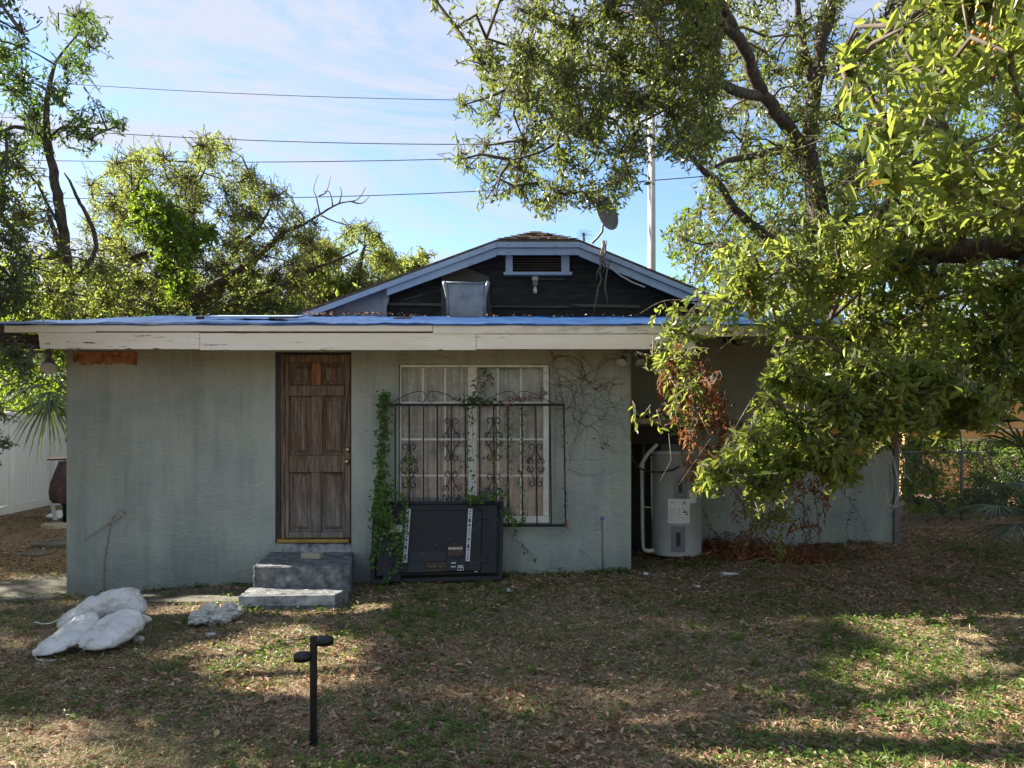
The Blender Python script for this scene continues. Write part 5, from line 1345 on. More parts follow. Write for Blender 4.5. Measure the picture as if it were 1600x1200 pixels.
big = [[(290, 1012), (330, 996), (400, 986), (470, 986), (540, 998), (535, 1035), (500, 1062), (440, 1088), (370, 1088), (345, 1060), (340, 1035)], [(1320, 1048), (1420, 1036), (1600, 1033), (1760, 1036), (1760, 1140), (1560, 1122), (1450, 1090), (1350, 1066)],
       [(1100, 1170), (1200, 1142), (1330, 1165), (1480, 1155), (1640, 1178), (1640, 1320), (1040, 1320)], [(-80, 1150), (90, 1135), (150, 1175), (120, 1250), (-80, 1260)], [(-80, 965), (40, 968), (60, 985), (-80, 990)]]
part = [[(650, 1072), (760, 1076), (900, 1068), (1010, 1075), (1000, 1100), (880, 1114), (760, 1102)], [(940, 1120), (1130, 1092), (1160, 1150), (980, 1175)], [(1280, 1095), (1500, 1110), (1500, 1130), (1300, 1120)]]
def opensun(p, m=.2):
    t = (p[:, 2] - .02) / SV[2]; gx_l = p[:, 0] - SV[0] * t; gy_l = p[:, 1] - SV[1] * t
    return p[~openings(gx_l, gy_l, big, m) & ((gx_l < 3.1) | (gy_l < 4.9))]
ntri = 0
# ---- big oak behind the right end of the house, limbs reaching forward over the roof
oak = thing('oak_tree', (5.3, 12.6, .25), 'large spreading oak with its dark trunk behind the right end of the house', 'tree')
OT = [(5.35, 12.6, .1), tuple(P(1288, 560, 12.5)), tuple(P(1290, 450, 12.4)), tuple(P(1283, 350, 12.2)), tuple(P(1272, 290, 12.1)), tuple(P(1262, 238, 12.0))]
L1 = limb(oak, OT, [.27, .24, .20, .17, .15, .14], 'trunk', n=16)
L2 = limb(oak, PP([(1262, 238, 12), (1268, 190, 11.9), (1275, 130, 11.8), (1283, 70, 11.7), (1300, 0, 11.6), (1312, -120, 11.5), (1290, -300, 11.4)]), [.13, .12, .115, .10, .09, .07, .03])
L3 = limb(oak, PP([(1262, 240, 12), (1235, 205, 11.6), (1205, 165, 11.2), (1180, 120, 10.8), (1160, 70, 10.3), (1110, 20, 9.8), (1050, -10, 9.4), (960, -60, 9.0)]), [.11, .105, .10, .09, .08, .06, .05, .03])
L4 = limb(oak, PP([(1250, 236, 12), (1220, 235, 11.7), (1180, 243, 11.3), (1140, 250, 10.9), (1115, 262, 10.7)]), [.075, .065, .055, .04, .02])
L5 = limb(oak, PP([(1185, 150, 11), (1150, 142, 10.4), (1110, 125, 9.9), (1060, 130, 9.4), (980, 105, 9.1), (900, 110, 8.9), (820, 80, 8.7), (760, 60, 8.5)]), [.075, .07, .06, .05, .045, .03, .02, .01])
L6 = limb(oak, PP([(1060, 128, 9.4), (1010, 150, 9.2), (960, 165, 9.0), (900, 200, 8.8), (850, 235, 8.7), (800, 250, 8.6)]), [.045, .04, .03, .02, .015, .008])
L7 = limb(oak, PP([(1150, 330, 11.5), (1125, 290, 11.2), (1095, 262, 11), (1070, 230, 10.8), (1055, 190, 10.5)]), [.065, .055, .045, .035, .02])
L7b = limb(oak, PP([(1262, 420, 12), (1210, 380, 11.8), (1150, 330, 11.5)]), [.09, .08, .065])
L8 = limb(oak, PP([(1275, 150, 11.8), (1262, 100, 11.6), (1250, 40, 11.4), (1240, -60, 11)]), [.08, .06, .05, .03])
L9 = limb(oak, PP([(1160, 70, 10.3), (1100, -40, 9.5), (1000, -160, 9), (850, -260, 8.5), (700, -300, 8)]), [.07, .06, .05, .03, .01])
limbs = [L1, L2, L3, L4, L5, L6, L7, L7b, L8, L9]
oakA = [(668, 4), (700, 30), (705, 62), (740, 78), (752, 105), (742, 135), (712, 160), (716, 178), (755, 195), (748, 225), (708, 243), (712, 258), (762, 275), (800, 292), (742, 318), (750, 322), (815, 305), (845, 340), (858, 335), (880, 315), (920, 322), (965, 330), (985, 300), (998, 262), (1020, 238), (1060, 240), (1090, 262), (1120, 230), (1140, -420), (560, -420), (640, -80)]
t1 = sample(oakA, 8300, 7.7, 10.4, 2.6, -.42, 3, gaps=([(1005, 190), (1032, 186), (1034, 232), (1008, 236)],))
ntri += foliage(oak, t1, .42, limbs, MT['oak'], 9, .094, .038, .36, .22, 11, False, up=.35)
gapb = ([(1318, -10), (1392, -10), (1372, 62), (1330, 62), (1312, 30)], [(1500, 172), (1560, 165), (1570, 205), (1520, 215)], [(1030, 285), (1100, 262), (1108, 310), (1050, 345), (1052, 410), (1030, 395)])
oakB = [(1095, 200), (1098, 290), (1065, 320), (1048, 350), (1062, 400), (1090, 430), (1300, 470), (1500, 450), (1620, 400), (1620, -250), (1100, -250)]
t2 = sample(oakB, 4300, 10.8, 13.6, 2.3, -.3, 5, gaps=gapb)
ntri += foliage(oak, t2, .5, limbs, MT['oak'], 9, .118, .046, .42, .2, 12, False, up=.35)
# ---- nearer tree on the right, trunk outside the picture, drooping over the eave
nt = thing('laurel_tree', (7.6, 7.4, .15), 'broad leaved tree leaning in from the right with glossy foliage drooping over the eave', 'tree')
N1 = limb(nt, [(7.8, 7.6, .0), (7.5, 7.4, 1.5), (7.1, 7.2, 2.6), tuple(P(1900, 400, 7.1))], [.30, .26, .23, .2], 'trunk', n=16)
N2 = limb(nt, PP([(1900, 400, 7.1), (1760, 392, 7.15), (1620, 384, 7.2), (1540, 388, 7.2), (1460, 396, 7.2), (1390, 408, 7.1), (1330, 415, 7.0), (1260, 410, 6.9), (1200, 430, 6.8)]), [.17, .15, .13, .12, .10, .07, .05, .035, .02], n=14)
N3 = limb(nt, PP([(1900, 400, 7.1), (1850, 250, 6.6), (1760, 120, 6.0), (1640, 40, 5.5), (1500, 0, 5.2), (1400, 40, 5.1)]), [.15, .12, .09, .06, .035, .02])
N4 = limb(nt, PP([(1500, 392, 7.2), (1480, 300, 7), (1420, 255, 6.9), (1385, 262, 6.8), (1350, 250, 6.8)]), [.075, .06, .05, .035, .02])
N5 = limb(nt, PP([(1385, 330, 7.2), (1395, 290, 7.2), (1408, 262, 7.1), (1412, 240, 7.0)]), [.05, .04, .03, .02])
N6 = limb(nt, PP([(1390, 408, 7.1), (1330, 470, 6.8), (1250, 540, 6.6), (1180, 620, 6.4), (1120, 720, 6.2), (1095, 765, 6.1)]), [.022, .018, .014, .010, .007, .003])
N7 = limb(nt, PP([(1460, 400, 7.1), (1440, 500, 6.7), (1400, 590, 6.4), (1330, 660, 6.2), (1260, 720, 6.1), (1200, 790, 6.1)]), [.03, .02, .015, .010, .007, .003])
N8 = limb(nt, PP([(1260, 410, 6.9), (1180, 450, 7), (1100, 470, 7), (1040, 470, 7.1), (1000, 490, 7.1)]), [.02, .015, .011, .007, .004])
N9 = limb(nt, PP([(1600, 400, 7.1), (1560, 500, 6.8), (1500, 580, 6.6), (1440, 660, 6.5)]), [.03, .022, .015, .006])
nl = [N2, N3, N4, N5, N6, N7, N8, N9]
fgA = [(1310, 70), (1350, 55), (1395, 30), (1440, -40), (1460, -260), (1900, -260), (1900, 330), (1600, 350), (1480, 330), (1420, 300), (1330, 240), (1350, 190), (1300, 220), (1330, 140)]
t3 = sample(fgA, 1300, 4.3, 6.3, 2.2, -.30, 7, gaps=([(1500, 168), (1566, 160), (1575, 210), (1520, 222)],))
ntri += foliage(nt, t3, .42, nl, MT['oak2'], 9, .125, .050, .28, .12, 13, True, up=.35, label='large leaved upper crown of the leaning tree')
fgB = [(990, 482), (1005, 462), (1020, 440), (1060, 430), (1075, 400), (1110, 410), (1140, 380), (1250, 370), (1330, 330), (1620, 320), (1800, 350), (1800, 620), (1600, 610), (1560, 660), (1500, 640), (1440, 650), (1400, 620), (1240, 600), (1170, 560), (1130, 520), (1075, 530), (1040, 560), (1015, 540), (1022, 505)]
t4 = sample(fgB, 2500, 6.1, 7.5, 2.8, -.08, 9, gaps=([(1180, 530), (1100, 535), (1090, 590), (1190, 590)], [(1400, 392), (1500, 378), (1640, 352), (1640, 418), (1500, 420), (1420, 424)]))
ntri += foliage(nt, t4, .36, nl, MT['oak2'], 9, .096, .042, .27, .2, 14, True, up=.3, spray_r=.0025)
fgC = [(1092, 768), (1100, 735), (1150, 708), (1165, 672), (1200, 640), (1175, 600), (1210, 560), (1300, 545), (1420, 560), (1560, 620), (1560, 660), (1500, 662), (1470, 690), (1400, 660), (1350, 690), (1330, 728), (1345, 748), (1300, 752), (1262, 715), (1240, 740), (1210, 745), (1215, 775), (1190, 765), (1172, 775), (1168, 740), (1140, 738)]
t5 = sample(fgC, 1500, 5.7, 6.7, 3.2, -.1, 10)
ntri += foliage(nt, t5, .28, nl, MT['oak2'], 9, .100, .042, .24, .18, 15, True, up=.25, spray_r=.0022)
for pl3, n3, sd3 in (([(1175, 780), (1240, 770), (1225, 830), (1170, 845)], 11, 21), ([(1015, 545), (1060, 540), (1110, 600), (1105, 660), (1060, 665), (1035, 600)], 60, 22), ([(985, 655), (1060, 650), (1050, 680), (995, 680)], 6, 23), ([(1205, 800), (1235, 800), (1230, 880), (1200, 880)], 6, 24), ([(1300, 745), (1440, 660), (1400, 610), (1330, 640)], 90, 26)):
    tt = sample(pl3, n3, 6.6, 7.3, 2, -2, sd3)
    ntri += foliage(nt, tt, .25, None, MT['oak2'], 8, .085, .033, .22, .5, 30 + sd3, True, twigmat=MT['pale_twig'], filt=False)
# dead brown sprays hanging from it
dl1 = [(1032, 545), (1060, 535), (1085, 560), (1120, 610), (1150, 650), (1140, 700), (1105, 745), (1070, 740), (1062, 700), (1045, 640), (1028, 600)]
tt = sample(dl1, 170, 6.7, 7.4, 4.5, -.1, 41)
foliage(nt, tt, .22, [N8], MT['deadleaf'], 8, .068, .030, .2, .8, 51, True, crown='dead_leaves', twigmat=MT['pale_twig'], label='brown dead leaves hanging in front of the alcove', filt=False, hubr=(.008, .005), spray_r=.0025)
dl2 = [(1110, 740), (1180, 745), (1290, 745), (1300, 790), (1275, 880), (1210, 885), (1140, 870), (1150, 810)]
tt = sample(dl2, 120, 7.4, 8.6, 3.5, -.2, 42)
foliage(nt, tt, .25, [N7], MT['deadleaf'], 7, .06, .028, .18, .9, 52, True, crown='dead_leaves', twigmat=MT['twig'], label='sparse brown leaves hanging low before the wall', filt=False, hubr=(.004, .003), spray_r=.002)
# fruit cluster
fr = []
rr = random.Random(9)
fp = MB()
for k in range(38):
    c_ = P(rr.gauss(1545, 26), rr.gauss(62, 22), 4.9 + rr.uniform(-.1, .1)); q = .014
    fp.lathe([(0, -q), (q * .75, -q * .6), (q, 0), (q * .75, q * .6), (0, q)], tuple(c_), 8)
fp.build('berries', MT['fruit'], nt, 'orange berry cluster high at the right edge', kind='stuff')
for l in ([(1500, -20), (1508, 25), (1512, 48), (1535, 57), (1560, 60)], [(1555, 0), (1550, 30), (1548, 60)]):
    MB().tube(PP(l, 4.9), .008, 6).build('limb', MT['pale_twig'], nt)
# bare pale twigs over the eave
b = MB(); rr = random.Random(4)
for k in range(30):
    a0 = rr.uniform(1090, 1200); y0 = rr.uniform(440, 500); l = [(a0 + rr.uniform(20, 120), y0 - rr.uniform(20, 80), 7.1), (a0 + 10, y0, 7.2), (a0 - rr.uniform(5, 60), y0 + rr.uniform(20, 70), 7.15)]
    b.tube(PP(l), [.004, .003, .0015], 4)
for k in range(16):
    a0 = rr.uniform(1040, 1500); y0 = rr.uniform(560, 700); b.tube(PP([(a0, y0, 6.6), (a0 + rr.gauss(0, 20), y0 + rr.uniform(20, 60), 6.6), (a0 + rr.gauss(0, 40), y0 + rr.uniform(50, 120), 6.6)]), [.0035, .003, .0015], 4)
for l in ([(1526, 700), (1530, 690), (1527, 706), (1535, 725), (1545, 742), (1560, 746)], [(1545, 690), (1540, 700), (1550, 725), (1560, 745)], [(1470, 700), (1480, 684), (1500, 682), (1504, 705)], [(1520, 690), (1512, 700), (1528, 720)]):
    b.tube(PP(l, 7.0), .009, 5)
b.build('bare_twigs', MT['pale_twig'], nt, kind='stuff')

# ---- left: near tree outside the picture with boughs hanging in, its crown overhead shading the yard
lt = thing('shade_tree', (-8.2, 6.2, 0), 'dark leaved tree standing left of the yard with boughs hanging in at the left edge', 'tree')
S1 = limb(lt, [(-8.4, 6.2, -.2), (-8.2, 6.3, 1.5), (-8.0, 6.4, 3.2), (-7.6, 6.6, 5.2), (-6.8, 7.2, 7.2)], [.28, .24, .2, .16, .1], 'trunk', n=14)
S2 = limb(lt, [(-7.7, 6.5, 4.9), (-7.2, 6.0, 5.6), (-6.8, 5.4, 6.2), (-6.3, 5.0, 6.6), (-6.0, 4.6, 7.0)], [.12, .10, .07, .05, .03])
S3 = limb(lt, [(-8.0, 6.4, 3.2), (-7.0, 7.0, 3.7), (-6.0, 7.4, 3.6), (-5.3, 7.2, 3.1)], [.07, .05, .03, .015])
S4 = limb(lt, [(-8.0, 6.4, 2.6), (-7.0, 6.8, 2.9), (-6.0, 7.1, 2.7), (-5.2, 7.0, 2.3)], [.06, .04, .025, .012])
S5 = limb(lt, [(-7.6, 6.6, 5.2), (-7.4, 8.0, 6.5), (-7.2, 9.5, 7.6)], [.1, .07, .03])
sl_ = [S1, S2, S3, S4, S5]
for pl3, n3, d0, d1, sd3 in (([(-160, 280), (10, 300), (28, 345), (52, 380), (58, 440), (66, 480), (40, 492), (-160, 492)], 520, 6.6, 7.5, 61), ([(-160, 520), (22, 536), (48, 560), (50, 592), (30, 625), (22, 650), (34, 684), (14, 712), (-6, 722), (-160, 720)], 460, 6.4, 7.3, 62),
                             ([(-160, -160), (60, -160), (46, 6), (30, 30), (50, 60), (24, 120), (20, 300), (-160, 400)], 700, 6.8, 8.4, 63)):
    tt = sample(pl3, n3, d0, d1, 2.5, -.4, sd3)
    tt = opensun(tt)
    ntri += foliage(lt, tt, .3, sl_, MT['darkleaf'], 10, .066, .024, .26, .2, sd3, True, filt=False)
r = np.random.default_rng(77)
n = 90000
zc = r.uniform(2.3, 9.6, n); ga = r.uniform(-7.5, 4.8, n); gb_ = r.uniform(2.6, 6.7, n)
oc = np.stack([ga + SV[0] * zc / SV[2], gb_ + SV[1] * zc / SV[2], zc], 1)
pxx = 800 + oc[:, 0] / oc[:, 1] * FPX
oc = oc[(pxx < -70) & (clumpf(oc, 2.0, 5) > -.02) & ((ga < 2.9) | (gb_ < 4.95)) & ~openings(ga, gb_, big, .12) & ~(openings(ga, gb_, part, .05) & (r.uniform(0, 1, n) < .8))]
oc = oc[:6900]
oc = opensun(oc[sunfilter(oc, .05)], .22)
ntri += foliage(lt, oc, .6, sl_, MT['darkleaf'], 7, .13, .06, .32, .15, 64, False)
# boughs farther left that shade the left yard and lower sun paths
oc = np.stack([r.uniform(-16, -8.6, 12000), r.uniform(5.5, 14, 12000), r.uniform(3.5, 10, 12000)], 1)
pxx = 800 + oc[:, 0] / oc[:, 1] * FPX
t = oc[:, 2] / SV[2]; gxs = oc[:, 0] - SV[0] * t; gys = oc[:, 1] - SV[1] * t
oc = oc[(pxx < -45) & (gxs < -3.5) & (clumpf(oc, 1.1, 6) > -.3)][:3400]
ft = thing('boundary_tree', (-13, 9.5, .2), 'tree beyond the fence left of the picture edge', 'tree')
F1 = limb(ft, [(-13, 9.5, 0), (-12.8, 9.6, 3), (-12.5, 9.8, 6), (-12, 10, 9)], [.25, .2, .15, .05], 'trunk')
ntri += foliage(ft, oc, .9, [F1], MT['darkleaf'], 9, .13, .055, .5, .15, 65, False)

# ---- tall thin tree at the left behind the house
tl = thing('tall_tree', tuple(P(112, 640, 15)), 'tall thin tree with a leaning trunk rising against the clouds at the left', 'tree')
K1 = limb(tl, PP([(115, 690, 15.6), (112, 560, 15.5), (108, 500, 15.5), (106, 450, 15.4), (103, 400, 15.3), (96, 340, 15.2), (85, 280, 15.1), (75, 225, 15.0), (72, 180, 14.9), (80, 120, 14.8), (92, 90, 14.7), (125, 50, 14.6)]), [.14, .13, .12, .11, .105, .10, .09, .08, .06, .04, .025, .01], 'trunk', n=12)
K2 = limb(tl, PP([(76, 230, 15), (50, 205, 14.8), (15, 200, 14.6), (-20, 225, 14.4)]), [.06, .05, .035, .02])
K3 = limb(tl, PP([(98, 360, 15.2), (80, 330, 15.1), (60, 290, 15), (52, 282, 15)]), [.04, .03, .02, .01])
K4 = limb(tl, PP([(104, 410, 15.3), (88, 370, 15.1), (76, 335, 15)]), [.07, .055, .045])
K5 = limb(tl, PP([(105, 440, 15.35), (128, 425, 15.4), (150, 385, 15.4), (140, 345, 15.3), (122, 312, 15.2), (110, 285, 15.1), (100, 270, 15.0)]), [.06, .055, .05, .045, .035, .025, .01])
K6 = limb(tl, PP([(75, 225, 15), (95, 200, 15), (140, 200, 14.9), (180, 205, 14.8)]), [.035, .025, .015, .008])
kl = [K1, K2, K3, K4, K5, K6]
for pl3, n3, sd3 in (([(-80, 20), (20, 70), (60, 40), (75, 60), (125, 15), (150, 18), (170, 55), (140, 60), (142, 90), (128, 118), (95, 118), (110, 150), (60, 180), (90, 210), (40, 240), (-80, 300)], 420, 71), ([(85, 190), (140, 165), (170, 155), (205, 190), (205, 215), (160, 205), (140, 240), (90, 230)], 55, 72), ([(-80, 220), (20, 230), (70, 290), (90, 380), (120, 400), (170, 420), (200, 400), (220, 500), (-80, 500)], 620, 73), ([(0, 480), (108, 480), (108, 640), (40, 650), (-60, 650)], 300, 74)):
    tt = sample(pl3, n3, 13.8, 16.0, 1.5, -.3, sd3)
    ntri += foliage(tl, tt, .7, kl, MT['bgleaf' if sd3 == 73 else 'darkleaf'] if sd3 != 74 else MT['brightleaf'], 8, .145, .056, .5, .2, sd3, False, filt=False, spray_r=.006)

# ---- ivy covered camphor in the middle left
ml = thing('camphor_tree', tuple(P(272, 640, 18.5)), 'yellow green tree with ivy covered trunks behind the left half of the house', 'tree')
bd = 18.5
C1 = limb(ml, PP([(272, 660), (272, 560), (271, 500), (268, 470), (268, 430), (262, 400), (240, 370), (228, 340), (217, 300)], bd), [.26, .25, .23, .2, .15, .12, .09, .06, .03], 'trunk', n=14)
C2 = limb(ml, PP([(274, 500), (282, 440), (284, 390), (290, 350), (300, 310), (318, 270)], bd + .5), [.17, .14, .11, .08, .05, .02])
C3 = limb(ml, PP([(285, 495), (320, 455), (350, 435), (385, 415), (420, 385), (445, 362), (475, 350), (500, 335), (530, 318), (558, 312), (572, 292)], bd - .8), [.10, .09, .08, .072, .062, .05, .036, .026, .018, .011, .005], 'limb', 'bark')
C4 = limb(ml, PP([(330, 500), (345, 450), (360, 410), (372, 385), (400, 360), (420, 330), (430, 300)], bd), [.09, .08, .065, .055, .045, .03, .012])
C5 = limb(ml, PP([(262, 410), (230, 395), (200, 405), (175, 412)], bd - .3), [.07, .06, .045, .02])
C6 = limb(ml, PP([(340, 500), (380, 470), (430, 450), (480, 425), (540, 400), (560, 390)], bd - .5), [.09, .08, .06, .045, .03, .015])
for l in ([(500, 335), (495, 310), (490, 295), (498, 272)], [(498, 306), (510, 300), (517, 275)], [(530, 318), (534, 300), (530, 292)], [(475, 350), (470, 330), (452, 340)], [(545, 314), (565, 318), (578, 306)], [(440, 366), (455, 378), (446, 392), (460, 400)], [(450, 360), (430, 355), (418, 350)], [(500, 336), (520, 345), (545, 352), (552, 345)], [(520, 322), (515, 300), (505, 300)]):
    limb(ml, PP(l, bd - .8), list(np.linspace(.022, .005, len(l))), 'bare_twig', 'pale_twig', 5, sub=3)
cl_ = [C1, C2, C3, C4, C5, C6]
crownP = [(130, 330), (140, 290), (165, 262), (200, 245), (230, 228), (262, 232), (290, 262), (312, 225), (340, 208), (358, 225), (365, 260), (385, 262), (405, 280), (440, 285), (455, 315), (480, 350), (505, 348), (500, 370), (480, 400), (490, 500), (130, 500)]
tt = sample(crownP, 5000, bd - 1.5, bd + 2.2, 1.5, -.12, 81)
ntri += foliage(ml, tt, .62, cl_, MT['bgleaf'], 8, .105, .043, .5, .15, 81, False, filt=False, spray_r=.006, hubr=(.02, .009), up=.3)
tt = sample([(200, 300), (225, 270), (250, 300), (290, 330), (300, 360), (330, 350), (340, 380), (300, 400), (300, 460), (262, 470), (240, 400), (205, 340)], 420, bd - 2.2, bd - 1.2, 1.8, -.4, 82)
ntri += foliage(ml, tt, .5, cl_, MT['brightleaf'], 9, .14, .075, .34, .3, 82, False, filt=False, crown='ivy', label='bright green ivy covering the trunks')
# ---- smaller trees to its right
bt = thing('small_tree', tuple(P(560, 600, 22)), 'rounded yellow green tree just left of the gable slope', 'tree')
B1 = limb(bt, PP([(545, 640), (550, 520), (556, 470), (560, 420), (570, 385)], 22.5), [.2, .18, .14, .1, .04], 'trunk')
B2 = limb(bt, PP([(550, 500), (520, 450), (500, 420), (490, 395)], 22.5), [.12, .09, .06, .02])
tt = sample([(455, 500), (465, 420), (478, 392), (505, 372), (528, 390), (540, 362), (562, 352), (590, 372), (612, 392), (622, 420), (625, 450), (560, 480), (455, 500)], 2300, 21.2, 24.2, 1.1, -.4, 83)
ntri += foliage(bt, tt, .8, [B1, B2], MT['bgleaf'], 8, .14, .055, .55, .15, 83, False, filt=False, spray_r=.006)
bt2 = thing('far_tree', tuple(P(645, 620, 30)), 'small distant tree top peeping over the gable slope', 'tree')
B3 = limb(bt2, PP([(645, 640), (648, 500), (650, 430)], 30), [.2, .16, .05], 'trunk')
tt = sample([(600, 470), (612, 418), (625, 404), (640, 408), (645, 396), (672, 398), (690, 420), (670, 470)], 420, 29, 31.5, .8, -.3, 84)
ntri += foliage(bt2, tt, .9, [B3], MT['bgleaf'], 8, .26, .10, .7, .15, 84, False, filt=False, spray_r=.008)
pm = thing('far_palm', tuple(P(912, 640, 34)), 'tiny distant palm top above the clipped gable', 'palm')
limb(pm, PP([(913, 640), (913, 500), (912, 368)], 34), [.08, .07, .05], 'trunk')
b = MB()
for k in range(13):
    a = k * .5; c_ = P(912, 366, 34)
    b.tube([c_, c_ + np.array([math.cos(a) * .25, 0, math.sin(a) * .25]), c_ + np.array([math.cos(a) * .45, .1, math.sin(a) * .3])], [.014, .01, .004], 4)
b.build('fronds', MT['palm'], pm, kind='stuff')
# understory masses: a wood that reads as one
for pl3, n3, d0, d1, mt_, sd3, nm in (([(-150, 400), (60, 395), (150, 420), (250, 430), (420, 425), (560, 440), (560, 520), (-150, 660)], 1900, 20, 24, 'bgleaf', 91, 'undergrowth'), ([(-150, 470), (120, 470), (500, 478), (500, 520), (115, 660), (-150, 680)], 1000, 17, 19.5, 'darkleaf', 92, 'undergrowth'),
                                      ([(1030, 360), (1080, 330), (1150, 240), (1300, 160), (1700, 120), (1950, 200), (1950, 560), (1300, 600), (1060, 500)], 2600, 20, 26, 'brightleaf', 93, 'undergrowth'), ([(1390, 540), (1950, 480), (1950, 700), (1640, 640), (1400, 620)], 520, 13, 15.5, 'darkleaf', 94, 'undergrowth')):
    tt = sample(pl3, n3, d0, d1, .9, -.25, sd3)
    root = thing(nm, tuple(tt.mean(0) * np.array([1, 1, 0]) + np.array([0, 0, .2])), {91: 'sunlit yellow green scrub behind the left roof', 92: 'dark scrub low behind the left fence', 93: 'bright green woodland glowing behind the oak', 94: 'shaded scrub beside the orange house'}[sd3], 'scrub')
    root['kind'] = 'stuff'
    ntri += foliage(root, tt, 1.2, None, MT[mt_], 8, .22, .10, .6, .15, sd3, False, filt=False, spray_r=.007, crown='foliage')
# distant ring of trees on every side
r = np.random.default_rng(99)
n = 5200; a = r.uniform(0, 2 * math.pi, n); rad = r.uniform(44, 58, n); hh = r.uniform(0, 1, n) * (7 + 2.5 * np.sin(a * 7) + 1.5 * np.sin(a * 17))
p = np.stack([rad * np.cos(a), rad * np.sin(a) + 5, .3 + hh], 1)
D_ = nrm(r.normal(size=(n, 3))); U_ = nrm(r.normal(size=(n, 3)) + np.array([0, 0, .6]))
k = 10
Pq = np.repeat(p, k, 0) + r.normal(0, .8, (n * k, 3)); Dq = nrm(r.normal(size=(n * k, 3))); Uq = nrm(r.normal(size=(n * k, 3)) + np.array([0, 0, .6]))
V, Q, m = leaves(Pq, Dq, Uq, r.uniform(.5, .95, n * k), .45, .2, .1, False)
npmesh('distant_woods', V, Q, MT['bgleaf'], None, rnd=r.uniform(0, .9, len(Q)), label='distant belt of trees around the neighbourhood', cat='woods', kind='stuff')
ntri += len(Q)

# ---- palms
def fan(root, c, dirv, rad, nb, spread, droop, seed, name='frond', w=.035):
    r = np.random.default_rng(seed)
    c = np.array(c, float); dirv = nrm(np.array(dirv, float)); X, Y = frames(dirv[None]); X = X[0]; Y = Y[0]
    side = nrm(np.cross(dirv, Y)); V = []; F = []
    for k in range(nb):
        a = (k / (nb - 1) - .5) * spread
        d = nrm(dirv * math.cos(a) + X * math.sin(a) + r.normal(0, .04, 3)); s_ = nrm(np.cross(d, Y))
        L_ = rad * (1 - .25 * abs(a) / (spread / 2)) * r.uniform(.9, 1.08)
        n0 = len(V)
        for t, ww in ((.02, .15), (.35, .9), (.7, .75), (1.0, .05)):
            pc = c + d * L_ * t + np.array([0, 0, -1]) * droop * L_ * t * t * t
            V += [pc - s_ * w * ww * .5, pc + Y * .006, pc + s_ * w * ww * .5]
        for j in range(3):
            for e in range(2):
                F.append((n0 + j * 3 + e, n0 + j * 3 + e + 1, n0 + j * 3 + e + 4, n0 + j * 3 + e + 3))
    V = np.array(V); Q = np.array(F)
    npmesh(name, V, Q, MT['palm'], root, rnd=np.repeat(r.uniform(0, 1, nb), 6))
pa = thing('fan_palm', (-8.7, 13.3, .2), 'fan palm with drooping split fronds behind the left corner of the house', 'palm')
hub = P(78, 612, 12.6)
limb(pa, [(-7.5, 13.4, .1), (-7.55, 13.3, 1.0), (-7.6, 13.1, 1.8)], [.13, .12, .1], 'trunk')
for k, (px, py, d, dv, rad) in enumerate([(78, 612, 12.0, (.55, -.2, -.35), .75), (80, 590, 12.3, (.8, -.3, .25), .8), (72, 600, 12.2, (-.5, -.3, -.1), .7), (76, 625, 12.0, (.15, -.3, -.9), .8), (70, 575, 12.5, (-.3, -.1, .8), .8)]):
    c_ = P(px, py, d)
    MB().tube([(-7.6, 13.1, 1.9), tuple((np.array([-7.6, 13.1, 1.9]) + c_) / 2 + np.array([0, 0, .15])), tuple(c_)], [.02, .015, .012], 5).build('stalk', MT['palm'], pa)
    fan(pa, c_, dv, rad, 22, 2.5, .35, 100 + k)
for rootp, lb, spots in (((6.9, 9.4, .2), 'shaded saw palmetto at the right edge before the orange house', [(1575, 660, 8.6), (1600, 700, 8.4), (1560, 790, 8.8), (1590, 820, 8.4), (1630, 640, 8.5), (1620, 760, 8.2)]),):
    pr = thing('palmetto', rootp, lb, 'palm')
    for k, (px, py, d) in enumerate(spots):
        c_ = P(px, py, d)
        MB().tube([rootp, tuple((np.array(rootp) + c_) / 2 + np.array([0, 0, .2])), tuple(c_)], [.016, .012, .01], 5).build('stalk', MT['palm'], pr)
        fan(pr, c_, [(-.7, -.2, .35), (-.6, -.3, .6), (-.9, -.3, .0), (-.6, -.4, -.15), (-.2, -.2, 1), (-.9, -.3, .2)][k], .62, 20, 2.6, .25, 120 + k)

